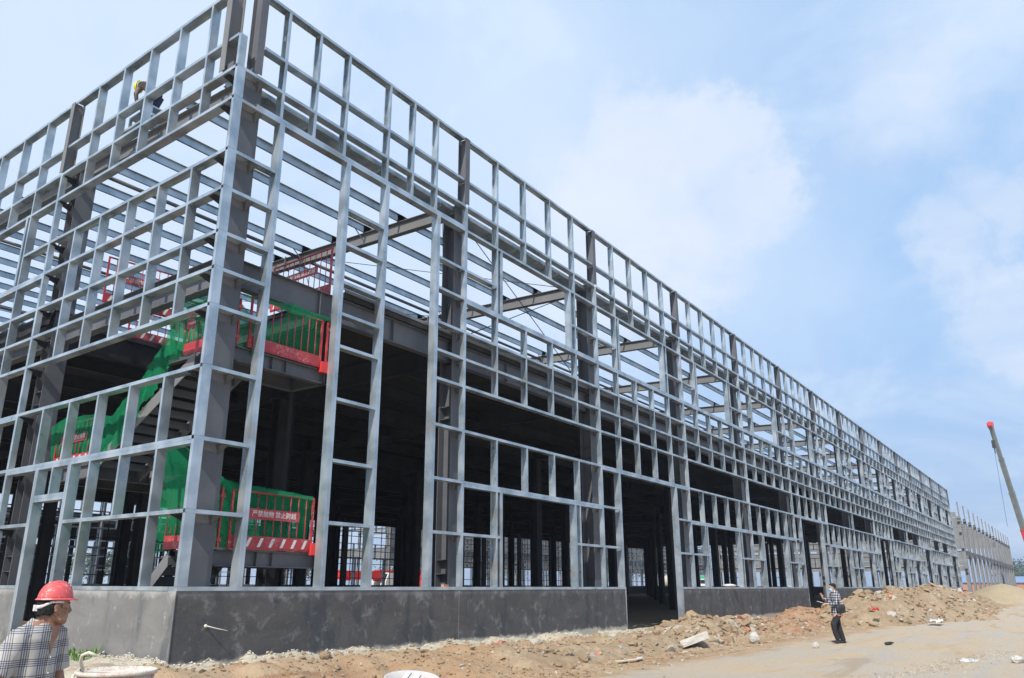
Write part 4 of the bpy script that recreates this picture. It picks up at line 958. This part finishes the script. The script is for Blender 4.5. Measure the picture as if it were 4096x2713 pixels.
for i, (x, y, lb) in enumerate(TP):
    b = empty('tree', (x, y, -1.8), i*1.3, lb, 'tree', 'trees on the horizon'); a, c_ = TM[i % 3]; k = 1.0+.25*((i*7) % 3)
    for nm, me in (('trunk', a), ('crown', c_)):
        o = bpy.data.objects.new(nm, me); COL.objects.link(o); o.parent = b; o.scale = (k*1.3, k*1.3, k)
#__PEOPLE__

# felt sheet folded over the deck edge beyond the second left column
mb = MB(); n_ = 26
for j in range(9):
    for i in range(n_):
        y = 7.3+4.4*i/(n_-1); s_ = j/8; out_ = .34-.14*s_; z = 6.66+.05*noise.noise(Vector((y*2, s_, 3)))-(.42+.16*noise.noise(Vector((y*1.1, 2, 7))))*max(0, s_-.25)/.75
        mb.v.append((out_+.02*noise.noise(Vector((y*4, s_*3, 1)))+(.5*(1-s_*4) if s_ < .25 else 0), y, z))
mb.f = [(j*n_+i, j*n_+i+1, (j+1)*n_+i+1, (j+1)*n_+i) for j in range(8) for i in range(n_-1)]; mb.sm = [True]*len(mb.f)
tag(mb.build('felt_sheet', M['dark_steel']), 'dark felt sheet folded over the deck edge behind the left wall frame', 'sheet')
# ------------------------------------------------------------------ people
def remesh(mb, name, voxel, m, smooth=4, parent=None, M4=None):
    me = mb.mesh('tmp', m); o = bpy.data.objects.new('tmp', me); COL.objects.link(o)
    a = o.modifiers.new('r', 'REMESH'); a.mode = 'VOXEL'; a.voxel_size = voxel
    b = o.modifiers.new('s', 'SMOOTH'); b.factor = .5; b.iterations = smooth
    dg = bpy.context.evaluated_depsgraph_get(); me2 = bpy.data.meshes.new_from_object(o.evaluated_get(dg)); bpy.data.objects.remove(o)
    me2.name = name; me2.polygons.foreach_set('use_smooth', [True]*len(me2.polygons)); me2.materials.clear(); me2.materials.append(m)
    ob = bpy.data.objects.new(name, me2); COL.objects.link(ob)
    if parent: ob.parent = parent
    return ob
def xf(mb, R_, T_, s_=1.):
    o = MB(); o.v = [tuple(Vector(T_)+R_ @ (Vector(v)*s_)) for v in mb.v]; o.f = list(mb.f); o.sm = list(mb.sm); return o
def rings_z(mb, rows, n=28, ex=1.):   # z, xc, rx, ry
    mb.loft([((r[1], 0, r[0]), r[2], r[3], (1, 0, 0), (0, 1, 0), ex) for r in rows], n)
def head_mb():
    mb = MB()
    rings_z(mb, [(-.122, .060, .012, .012), (-.118, .056, .026, .022), (-.108, .046, .043, .036), (-.09, .030, .061, .048), (-.07, .016, .074, .056), (-.045, .005, .083, .063), (-.02, -.002, .089, .068), (0, -.007, .093, .071), (.03, -.012, .098, .075), (.06, -.014, .098, .074), (.085, -.014, .087, .065), (.104, -.014, .062, .046), (.114, -.014, .028, .02)], 32)
    mb.tube([(.080, 0, .014), (.090, 0, -.006), (.100, 0, -.026), (.104, 0, -.034)], [.009, .010, .012, .011], 10)
    for s_ in (-1, 1):
        mb.ball((.094, s_*.012, -.037), (.011, .008, .008)); mb.ball((.076, s_*.028, .020), (.013, .026, .008)); mb.ball((.058, s_*.040, -.028), (.025, .022, .020))
        mb.ball((.048, s_*.036, -.085), (.03, .018, .02))
        mb.loft([((-.004+.004*k, s_*(.070+.006*k), -.01), .016+.001*k, .030, (1, 0, .15), (0, s_*.35, 1)) for k in range(3)], 14)
        mb.tube([(.004, s_*.072, -.035), (-.002, s_*.078, -.03)], .009, 8)
    mb.ball((.086, 0, -.0595), (.010, .022, .0055)); mb.ball((.084, 0, -.070), (.010, .019, .0065)); mb.ball((.070, 0, -.104), (.018, .022, .015))
    return mb
def eyes(parent, R_, T_, s_=1.):
    for sg in (-1, 1):
        q = MB(); q.ball((.0735, sg*.030, .001), .0100); e = xf(q, R_, T_, s_).build('eye', M['eye_white'], parent)
        q = MB(); q.ball((.0805, sg*.030, .001), .0055); xf(q, R_, T_, s_).build('iris', M['hair'], e)
        q = MB(); q.tube([(.083, sg*.014, .021), (.086, sg*.030, .026), (.078, sg*.048, .022)], .0035, 6); xf(q, R_, T_, s_).build('eyebrow', M['hair'], parent)
def helmet(parent, R_, T_, m, s_=1., tilt=0):
    q = MB(); rows = []
    for i in range(13):
        a = i/12*math.pi/2; rows.append((.045+.110*math.sin(a), -.006, max(.110*math.cos(a)**.8, .004), max(.094*math.cos(a)**.8, .004)))
    q.loft([((r[1], 0, r[0]), r[2], r[3], (1, 0, 0), (0, 1, 0)) for r in rows], 40)
    for y in (0,): q.tube([(-.09, y, .120), (-.05, y, .145), (0, y, .155), (.04, y, .149), (.085, y, .116)], [.006, .012, .013, .012, .006], 10)
    hb_ = xf(q, R_, T_, s_).build('helmet', M[m], parent)
    q = MB(); n_ = 44; vs = []
    for ring, (z, k) in enumerate(((.050, 0.), (.048, .005), (.041, .012), (.038, .012), (.042, 0.))):
        for i in range(n_):
            a = 2*math.pi*i/n_; fr_ = max(0, math.cos(a))**3; kk = k*(1+1.7*fr_)
            q.v.append((-.006+(.110+kk)*math.cos(a), (.094+kk)*math.sin(a), z-.006*fr_*k/.016))
    for r_ in range(4):
        for i in range(n_): q.f.append((r_*n_+i, r_*n_+(i+1) % n_, (r_+1)*n_+(i+1) % n_, (r_+1)*n_+i)); q.sm.append(True)
    xf(q, R_, T_, s_).build('brim', M[m], hb_)
    q = MB()
    for i in range(20):
        a0, a1 = [math.radians(62)+math.radians(236)*j/20 for j in (i, i+1)]; P_ = lambda a, z, k: (-.010+(.106+k)*math.cos(a), (.082+k)*math.sin(a), z)
        h0 = [.034-.030*sst(-math.cos(a), .1, .9) for a in (a0, a1)]; h1 = [.018-.036*sst(-math.cos(a), .1, .9) for a in (a0, a1)]
        q.add([P_(a0, h0[0], 0), P_(a1, h0[1], 0), P_(a1, h1[1], 0), P_(a0, h1[0], 0), P_(a0, h0[0], .004), P_(a1, h0[1], .004), P_(a1, h1[1], .004), P_(a0, h1[0], .004)], [(4, 5, 6, 7), (0, 3, 2, 1), (0, 1, 5, 4), (2, 3, 7, 6)], True)
    q.box((-.128, -.028, -.034), (-.108, .028, .006)); xf(q, R_, T_, s_).build('headband', M['white_paint'], parent)
def hair_cap(parent, R_, T_, s_=1., low_=-.055, full=True, seed=1):
    q = MB(); rr = random.Random(seed)
    rows = [(low_, -.030, .070, .064), (low_+.012, -.028, .080, .074), (-.02, -.024, .088, .0785), (0, -.022, .091, .080), (.03, -.020, .096, .082)]
    if full: rows += [(.06, -.018, .101, .083), (.088, -.016, .096, .076), (.110, -.014, .076, .058), (.122, -.014, .04, .03)]
    else: rows += [(.06, -.018, .1, .082)]
    for r in rows: pass
    vs_ = []
    n_ = 36
    for z, xc, rx, ry in rows:
        for i in range(n_):
            a = 2*math.pi*i/n_; ca = math.cos(a); x = xc+rx*ca; y = ry*math.sin(a)
            lim = .060 if z > .055 else (.012 if z > -.005 else -.012)
            x = min(x, lim+(.045 if (full and z > .08) else 0))
            k = 1+.02*rr.uniform(-1, 1); vs_.append((x*k, y*k, z+.004*rr.uniform(-1, 1)))
    q.v = vs_
    for j in range(len(rows)-1):
        for i in range(n_): q.f.append((j*n_+i, j*n_+(i+1) % n_, (j+1)*n_+(i+1) % n_, (j+1)*n_+i))
    q.f.append(tuple(range(n_-1, -1, -1))); q.f.append(tuple((len(rows)-1)*n_+i for i in range(n_))); q.sm = [True]*len(q.f)
    for i in range(420):   # short tufts
        j = rr.randrange(len(rows)-(2 if full else 1)); a = rr.uniform(.9, 5.38); z = rows[j][0]+rr.uniform(0, .02); xc, rx, ry = rows[j][1:]
        if abs(a) < .2: continue
        p_ = Vector((min(xc+rx*math.cos(a), .04), ry*math.sin(a), z)); nn = Vector((math.cos(a), math.sin(a), -.5)).normalized(); tn = Vector((-math.sin(a), math.cos(a), 0))
        if -.045 < p_.z < .02 and -.02 < p_.x < .03: continue
        q.add([p_-tn*.004, p_+tn*.004, p_+nn*.010+Vector((0, 0, -.016))], [(0, 1, 2)])
    return xf(q, R_, T_, s_).build('hair', M['hair'], parent)
def hand_mb(wrist, d, nrm, side=1, curl=.5, s_=1.):
    """wrist point, direction of the fingers, normal of the back of the hand, side of the thumb"""
    mb = MB(); d = Vector(d).normalized(); n_ = Vector(nrm); n_ = (n_-d*n_.dot(d)).normalized(); t_ = d.cross(n_)*side
    w = Vector(wrist)
    mb.loft([(w, .026*s_, .018*s_, t_, n_), (w+d*.03*s_, .034*s_, .016*s_, t_, n_), (w+d*.075*s_, .041*s_, .014*s_, t_, n_), (w+d*.09*s_, .038*s_, .010*s_, t_, n_)], 14)
    for i, (off, L) in enumerate(((.030, .070), (.010, .080), (-.010, .074), (-.030, .058))):
        p_ = w+d*.082*s_+t_*off*s_; pts = [p_]; dd = d.copy(); a = curl*(.55+.12*i)
        for k, f_ in enumerate((.45, .32, .23)):
            dd = (Matrix.Rotation(-a, 3, t_) @ dd) if side > 0 else (Matrix.Rotation(a, 3, t_) @ dd)
            pts.append(pts[-1]+dd*L*f_*s_)
        mb.tube(pts, [.0095*s_, .0088*s_, .0082*s_, .007*s_], 8)
    th = (d*.55+t_*.8).normalized(); p0 = w+d*.028*s_+t_*.028*s_; mb.tube([p0, p0+th*.035*s_, p0+th*.035*s_+(d*.85+t_*.3-n_*.3).normalized()*.032*s_], [.013*s_, .0105*s_, .008*s_], 8)
    return mb
def torso_rows(rows, mb, R_=None):
    mb.loft([((r[1], r[4] if len(r) > 4 else 0, r[0]), r[2], r[3], (1, 0, 0), (0, 1, 0), .85) for r in rows], 32)
I3 = Matrix.Identity(3)
def az(a): return Matrix.Rotation(math.radians(a), 3, 'Z')
def shoe(mb, ankle, a, s_=1., pitch=0):
    R_ = az(a) @ Matrix.Rotation(math.radians(pitch), 3, 'Y'); q = MB(); X_, Z_ = (0, 1, 0), (0, 0, 1)
    q.loft([((-.075, 0, -.04), .028, .035, X_, Z_), ((-.05, 0, -.03), .036, .048, X_, Z_), ((0, 0, -.03), .038, .05, X_, Z_), ((.06, 0, -.045), .042, .035, X_, Z_), ((.13, 0, -.052), .044, .027, X_, Z_), ((.175, 0, -.058), .034, .019, X_, Z_), ((.19, 0, -.06), .015, .01, X_, Z_)], 16)
    mb.join(xf(q, R_, ankle, s_))
# --- man in the red helmet, foreground; all coordinates local to his feet, x to his front
Hd = CAM+ray(221, 2424)*5.35
wx, wy = Hd.x-.10, Hd.y+.06
TA = -62.; wk = empty('person', (wx, wy, gh(wx, wy)), 0, 'man in a dusty red helmet and plaid shirt at the lower left, looking away', 'person')
H0 = Hd-Vector(wk.location)          # eye level centre of head, local
RB = az(TA); RH = az(-17) @ Matrix.Rotation(math.radians(3), 3, 'Y')
ZS = H0.z-.158                       # shoulder line
def B(x, y, z): return RB @ Vector((x, y, z))
nk = Vector((H0.x, H0.y, 0)); off = nk-B(.055, 0, 0)-Vector((.91, -.41, 0))*.055; off.z = 0
def Bo(x, y, z): return B(x, y, z)+off+Vector((.91, -.41, 0))*.055*sst(z, ZS-.12, ZS+.03)
body = MB()
def tor(mb, g_=0., cut=None):
    k = ZS/1.30
    rows = [(.86*k, 0, .115, .165), (.95*k, .005, .118, .168), (1.02*k, .01, .112, .158), (1.10*k, .008, .112, .160), (1.18*k, .004, .116, .176), (1.25*k, -.002, .112, .188), (1.30*k, -.008, .098, .180), (1.335*k, -.012, .075, .140), (1.36*k, -.010, .055, .085)]
    if cut: rows = [r for r in rows if r[0] >= cut[0]*k-1e-6 and r[0] <= cut[1]*k+1e-6]
    mb.loft([(Bo(r[1], 0, r[0]), r[2]+g_, r[3]+g_, RB @ Vector((1, 0, 0)), RB @ Vector((0, 1, 0)), .88) for r in rows], 36)
tor(body)
nb_ = Bo(-.012, 0, ZS+.02); body.tube([nb_, nb_.lerp(Vector((H0.x, H0.y, H0.z-.06)), .5), Vector((H0.x, H0.y, H0.z-.05))-RH @ Vector((.02, 0, 0))], [.070, .058, .056], 20)
hm = xf(head_mb(), RH, H0, 1.0); body.join(hm)
# throat tendon towards the collar bone
body.tube([H0+RH @ Vector((-.01, -.055, -.05)), Bo(.055, -.02, ZS+.005)], [.016, .012], 8)
arms = {}
for s_, el, wr in ((1, (.02, .265, ZS-.29), (.09, .285, ZS-.53)), (-1, (-.03, -.265, ZS-.29), (.03, -.30, ZS-.53))):
    sh = Bo(-.008, s_*.172, ZS-.03); e = Bo(*el); w = Bo(*wr); arms[s_] = (sh, e, w)
    body.tube([sh, sh.lerp(e, .35), e, e.lerp(w, .35), w], [.056, .050, .040, .040, .027], 16)
    hd_ = hand_mb(w, (w-e), RB @ Vector((0, s_, 0)), s_, .6); body.join(hd_)
for s_ in (-1, 1):
    body.tube([Bo(0, s_*.09, .86*ZS/1.3), Bo(.01, s_*.10, .48), Bo(0, s_*.10, .10)], [.088, .060, .042], 16)
ob = remesh(body, 'body', .0055, M['skin'], 3, wk)
eyes(wk, RH, H0, 1.0); hair_cap(wk, RH, H0, 1.0, -.060, False, 3); helmet(wk, RH @ Matrix.Rotation(math.radians(-3), 3, 'Y'), H0+Vector((0, 0, .002)), 'red_helmet', 1.02)
sh_ = MB()
def tshirt(mb):
    k = ZS/1.30; q = random.Random(5)
    rows = [(.80*k, 0, .135, .180), (.88*k, .002, .132, .184), (.96*k, .006, .126, .178), (1.04*k, .01, .128, .178), (1.11*k, .010, .128, .182), (1.18*k, .006, .130, .192), (1.25*k, 0, .124, .202), (1.295*k, -.006, .110, .190), (1.325*k, -.010, .092, .150), (1.345*k, -.010, .078, .105)]
    n_ = 64; X_, Y_ = RB @ Vector((1, 0, 0)), RB @ Vector((0, 1, 0))
    vs = []
    for r in rows:
        for i in range(n_):
            a = 2*math.pi*i/n_; ca, sa = math.cos(a), math.sin(a); w_ = .010*noise.noise(Vector((ca*2.6, sa*2.6, r[0]*7)))+.007*noise.noise(Vector((ca*5, sa*5+r[0]*9, r[0]*4)))
            f_ = sst(1.36-r[0]/k, 0, .25)
            vs.append(Bo(r[1], 0, r[0])+X_*(r[2]+w_*f_)*math.copysign(abs(ca)**.88, ca)+Y_*(r[3]+w_*f_)*math.copysign(abs(sa)**.88, sa))
    mb.add(vs, [(j*n_+i, j*n_+(i+1) % n_, (j+1)*n_+(i+1) % n_, (j+1)*n_+i) for j in range(len(rows)-1) for i in range(n_)]+[tuple(range(n_-1, -1, -1)), tuple((len(rows)-1)*n_+i for i in range(n_))], True)
tshirt(sh_)
for s_ in (-1, 1):
    a, e, w = arms[s_]; a2 = a+(a-e).normalized()*.02
    sh_.tube([a.lerp(Bo(-.01, s_*.06, ZS+.03), .75), a], [.045, .062], 16); sh_.tube([a2, a.lerp(e, .25), a.lerp(e, .55), a.lerp(e, .80), a.lerp(e, .92)], [.070, .076, .074, .079, .080], 22)
shirt = remesh(sh_, 'shirt', .0055, M['tartan_cloth'], 2, wk)
# V opening of the shirt: skin wedge, collar flaps, placket
fx = .128
def front(y, z, g_=0.):
    k = ZS/1.3; zz = z/k
    rr_ = .132 if zz < 1.2 else .132-(zz-1.2)*.30
    return Bo(rr_*math.sqrt(max(0, 1-(y/.2)**2))+g_, y, z)
q = MB(); zt_, zb_ = ZS+.055, ZS-.155
N_ = 10; vs = []
for j in range(N_+1):
    f_ = j/N_; z = zb_+(zt_-zb_)*f_; hw = .004+.055*f_
    for i in range(5): y = -hw+2*hw*i/4; vs.append(front(y, z, .012-.02*f_*f_))
q.add(vs, [(j*5+i, j*5+i+1, (j+1)*5+i+1, (j+1)*5+i) for j in range(N_) for i in range(4)], True); q.build('throat', M['skin'], ob)
for s_ in (-1, 1):
    q = MB(); nb2 = Bo(-.012, 0, ZS+.03)
    inn = [Bo(-.085, s_*.012, ZS+.085), Bo(-.06, s_*.062, ZS+.080), Bo(.0, s_*.080, ZS+.066), Bo(.052, s_*.066, ZS+.046), Bo(.088, s_*.050, ZS+.018)]
    out = [Bo(-.118, s_*.014, ZS+.035), Bo(-.09, s_*.092, ZS+.030), Bo(-.0, s_*.122, ZS+.020), Bo(.078, s_*.112, ZS-.020), Bo(.116, s_*.088, ZS-.060)]
    for i in range(4):
        q.add([inn[i], inn[i+1], out[i+1], out[i]], [(0, 1, 2, 3)], True); d_ = Vector((0, 0, -.012)); q.add([v+d_ for v in (inn[i], inn[i+1], out[i+1], out[i])], [(3, 2, 1, 0)], True)
        q.add([out[i], out[i+1], out[i+1]+d_, out[i]+d_], [(0, 1, 2, 3)])
    q.add([inn[4], out[4], out[4]+d_, inn[4]+d_], [(0, 1, 2, 3)]); q.build('collar', M['tartan_cloth'], shirt)
q = MB(); pl_ = [front(.0, zb_+(.0-j)*.05, .012) for j in range(9)]
for a, b in zip(pl_, pl_[1:]): q.beam(a, b, .028, .005, RB @ Vector((1, 0, 0)))
q.build('placket', M['tartan_cloth'], shirt)
for j in (0, 2, 4, 6): q = MB(); q.ball(front(0, zb_-.02-j*.05, .017), .006, 8, 6); q.build('button', M['white_plain'], shirt)
tr_ = MB(); k = ZS/1.3
tr_.loft([(Bo(0, 0, z*k), a, b, RB @ Vector((1, 0, 0)), RB @ Vector((0, 1, 0)), .9) for z, a, b in ((.76, .12, .17), (.84, .125, .175), (.93, .122, .172))], 28)
for s_ in (-1, 1): tr_.tube([Bo(0, s_*.085, .80*k), Bo(.01, s_*.10, .46), Bo(0, s_*.10, .07)], [.10, .08, .065], 18)
remesh(tr_, 'trousers', .009, M['black_cloth'], 2, wk)
for s_ in (-1, 1): q = MB(); shoe(q, Bo(0, s_*.10, .085), TA); q.build('shoe', M['leather'], wk)
# --- photographer with the phone
def walker():
    x, y = 18.0, -6.32; z = gh(x, y); A_ = 128.
    p_ = empty('person', (x, y, z), 0, 'man in checked shirt, blue mask and black trousers walking along the heaps with a phone', 'person')
    R_ = az(A_); L = lambda a, b, c_: R_ @ Vector((a, b, c_)); HZ = 1.60
    body = MB(); X_, Y_ = R_ @ Vector((1, 0, 0)), R_ @ Vector((0, 1, 0))
    T_ = [(.92, 0, .115, .16), (1.02, 0, .10, .15), (1.14, .0, .105, .16), (1.28, 0, .11, .18), (1.38, -.005, .105, .185), (1.43, -.01, .08, .15), (1.46, -.01, .05, .07)]
    body.loft([(L(r[1], 0, r[0]), r[2], r[3], X_, Y_, .9) for r in T_], 28)
    Hh = L(.05, 0, HZ+.0); RH_ = az(A_-8) @ Matrix.Rotation(math.radians(8), 3, 'Y')
    body.tube([L(-.01, 0, 1.42), L(.02, 0, 1.52), L(.035, 0, 1.56)], [.06, .052, .052], 14); body.join(xf(head_mb(), RH_, Hh, .98))
    AR = {1: ((.0, .18, 1.40), (.10, .24, 1.14), (.33, .13, 1.13)), -1: ((0, -.18, 1.40), (.12, -.24, 1.16), (.33, -.13, 1.31))}
    for s_, (a, b, c_) in AR.items():
        a, b, c_ = L(*a), L(*b), L(*c_); body.tube([a, b, c_], [.048, .038, .026], 12)
    body.join(hand_mb(L(.33, .13, 1.13), L(1, -.1, .05), L(0, .3, 1), 1, .9, .95)); body.join(hand_mb(L(.33, -.13, 1.31), L(.35, 0, 1), L(-1, -.6, .3), -1, .35, .95))
    hip = .93; LG = {1: ((0, .09, hip), (.20, .09, .53), (.10, .09, .13)), -1: ((0, -.09, hip), (-.04, -.09, .50), (-.14, -.09, .095))}
    for s_, pts in LG.items(): body.tube([L(*v) for v in pts], [.085, .055, .042], 14)
    bo = remesh(body, 'body', .008, M['pale_skin'], 2, p_)
    eyes(p_, RH_, Hh, .98); hair_cap(p_, RH_, Hh, .99, -.02, True, 6)
    q = MB(); n_ = 9; vs = []
    for j in range(6):
        for i in range(n_):
            a = -1.15+2.3*i/(n_-1); z = -.015-.105*j/5; rx = .098+.012*math.exp(-((j-1.2)/1.6)**2)*math.exp(-(a/.5)**2)*2; vs.append((-.002-.05*max(0, j-3)/3*.3+rx*math.cos(a), .073*math.sin(a)*(1-.08*max(0, j-3)), z))
    q.add(vs, [(j*n_+i, j*n_+i+1, (j+1)*n_+i+1, (j+1)*n_+i) for j in range(5) for i in range(n_-1)], True)
    for s_ in (-1, 1): q.tube([(.04, s_*.068, -.03), (.0, s_*.078, -.012), (-.005, s_*.076, .0)], .0025, 5)
    xf(q, RH_, Hh, .98).build('face_mask', M['mask_blue'], p_)
    s = MB(); s.loft([(L(r[1], 0, r[0]), r[2], r[3], X_, Y_, .9) for r in ((.80, -.0, .15, .19), (.88, 0, .15, .19), (1.0, 0, .14, .185), (1.12, 0, .14, .19), (1.26, 0, .135, .20), (1.37, -.005, .125, .20), (1.43, -.01, .10, .165), (1.475, -.012, .07, .085), (1.50, -.012, .062, .066))], 36)
    for s_, (a, b, c_) in AR.items():
        a, b, c_ = L(*a), L(*b), L(*c_); s.tube([a, a.lerp(b, .5), b, b.lerp(c_, .5), b.lerp(c_, .88)], [.068, .064, .058, .053, .045], 16)
    sh = remesh(s, 'shirt', .009, M['check_cloth'], 2, p_)
    q = MB(); q.loft([(L(0, 0, .785), .152, .192, X_, Y_, .9), (L(0, 0, .805), .156, .196, X_, Y_, .9)], 36); q.build('shirt_hem', M['orange_cloth'], sh)
    t_ = MB(); t_.loft([(L(0, 0, z), a, b, X_, Y_, .9) for z, a, b in ((.78, .13, .165), (.88, .135, .172), (.96, .12, .165))], 24)
    t_.tube([L(0, .085, .84), L(.19, .09, .53), L(.16, .09, .30), L(.10, .09, .12)], [.105, .085, .072, .070], 16); t_.tube([L(0, -.085, .84), L(-.04, -.09, .50), L(-.14, -.09, .08)], [.105, .082, .074], 16)
    remesh(t_, 'trousers', .010, M['black_cloth'], 2, p_)
    for a, b in (((.10, .09, .10), -6), ((-.13, -.09, .085), 0)): q = MB(); shoe(q, L(*a), A_, 1.05, b); q.build('shoe', M['leather'], p_)
    bag = empty('shoulder_bag', (x, y, gh(x, y)), 0, 'black bag slung on the hip of the man in the checked shirt', 'bag'); q = MB()
    q.loft([(L(-.03, .205, .87), .10, .028, X_, Y_, .45), (L(-.03, .215, .93), .135, .05, X_, Y_, .45), (L(-.03, .215, 1.05), .135, .05, X_, Y_, .45), (L(-.03, .205, 1.12), .12, .03, X_, Y_, .45)], 24); q.build('bag_body', M['leather'], bag)
    q = MB(); q.tube([L(-.14, .2, 1.06), L(-.16, .0, 1.12), L(-.15, -.14, 1.28), L(-.05, -.17, 1.44), L(.08, -.1, 1.42), L(.145, .04, 1.26), L(.14, .16, 1.12), L(.08, .21, 1.07)], .012, 6); q.build('strap', M['black_cloth'], bag)
    ph = empty('phone', (x, y, gh(x, y)), 0, 'white phone held by the man in the checked shirt', 'phone'); q = MB(); c0 = L(.45, .10, 1.155); q.obox(c0-L(.0, .035, 0), L(.15, -.03, .04), L(0, .07, .0), L(-.002, 0, .009)); q.build('phone_body', M['white_plain'], ph)
    q = MB(); q.obox(c0-L(0, .03, 0)+Vector((0, 0, .0095)), L(.145, -.03, .04), L(0, .06, .0), (0, 0, .001)); q.build('screen', M['dark_glass'], ph)
walker()
# --- worker crouching on the roof
def roofer():
    F_ = CAM+ray(592, 480)*((.62-CAM.x)/ray(592, 480).x); x, y, z = F_.x, F_.y, 11.25
    p_ = empty('person', (x, y, z), 0, 'worker in a yellow helmet bending over on the roof edge at the upper left', 'person'); R_ = az(92); L = lambda a, b, c_: R_ @ Vector((a, b, c_))
    b = MB(); hip = L(-.22, 0, .72); ch = L(.24, 0, 1.14); nkk = L(.40, 0, 1.24); Hh = L(.58, 0, 1.29); ax = (ch-hip).normalized(); nx_ = Vector((0, 0, 1)).cross(ax).normalized(); up_ = ax.cross(nx_)
    b.loft([(hip, .11, .15, up_, nx_), (hip.lerp(ch, .4), .10, .15, up_, nx_), (ch, .11, .18, up_, nx_), (ch.lerp(nkk, .7), .07, .1, up_, nx_)], 20); b.tube([ch.lerp(nkk, .5), nkk, Hh], .052, 12)
    RH_ = az(112) @ Matrix.Rotation(math.radians(82), 3, 'Y'); b.join(xf(head_mb(), RH_, Hh, 1.))
    AR = [(L(.24, s_*.18, 1.10), L(.32, s_*.24, .82), L(.38, s_*.14, .56)) for s_ in (1, -1)]; LG = [(L(-.22, .1, .70), L(.14, .14, .48), L(.0, .12, .08)), (L(-.22, -.1, .70), L(.06, -.15, .44), L(-.2, -.14, .08))]
    for a, c_, d_ in AR: b.tube([a, c_, d_], [.05, .04, .028], 12); b.join(hand_mb(d_, L(.2, 0, -1), L(1, 0, .2), 1, .8))
    for l_ in LG: b.tube(l_, [.085, .06, .045], 12)
    remesh(b, 'body', .010, M['skin'], 2, p_); helmet(p_, RH_, Hh, 'yellow_helmet', 1.3); hair_cap(p_, RH_, Hh, 1., -.03, False, 4)
    s = MB(); s.loft([(hip.lerp(ch, .05), .125, .17, up_, nx_), (hip.lerp(ch, .4), .12, .175, up_, nx_), (ch, .135, .205, up_, nx_), (ch.lerp(nkk, .55), .10, .13, up_, nx_)], 24)
    for a, c_, d_ in AR: s.tube([a, c_, c_.lerp(d_, .8)], [.07, .058, .045], 14)
    remesh(s, 'shirt', .012, M['taupe_cloth'], 2, p_)
    t_ = MB(); t_.ball(hip, (.15, .15, .14), 16, 10)
    for l_ in LG: t_.tube(l_, [.11, .08, .062], 14)
    remesh(t_, 'trousers', .012, M['navy_cloth'], 2, p_)
    for l_ in LG: q = MB(); shoe(q, l_[2], 92); q.build('shoe', M['leather'], p_)
roofer()

q = MB(); q.box((.25, 3.9, 11.2), (1.2, 4.9, 11.24)); q.box((.25, 3.9, 10.9), (.31, 3.96, 11.2)); q.box((1.1, 3.9, 10.9), (1.16, 3.96, 11.2)); q.box((.25, 4.84, 10.9), (.31, 4.9, 11.2)); q.box((1.1, 4.84, 10.9), (1.16, 4.9, 11.2)); q.box((.2, 3.7, 10.84), (.27, 5.2, 10.9)); q.box((1.1, 3.7, 10.84), (1.17, 5.2, 10.9))
tag(q.build('work_platform', M['galv']), 'small galvanised platform under the crouching worker on the roof edge', 'platform')

# ------------------------------------------------------------------ haze
q = MB(); q.box((-1000, -1000, -3.2), (1700, 1000, 40))
hz_ = bpy.data.materials.new('haze'); hz_.use_nodes = True; nt = hz_.node_tree; nt.nodes.clear()
vo = nt.nodes.new('ShaderNodeVolumePrincipled'); vo.inputs['Color'].default_value = (.80, .88, 1, 1); vo.inputs['Density'].default_value = .0006; vo.inputs['Anisotropy'].default_value = .2
om = nt.nodes.new('ShaderNodeOutputMaterial'); nt.links.new(vo.outputs[0], om.inputs['Volume'])
tag(q.build('haze', hz_), kind='stuff')
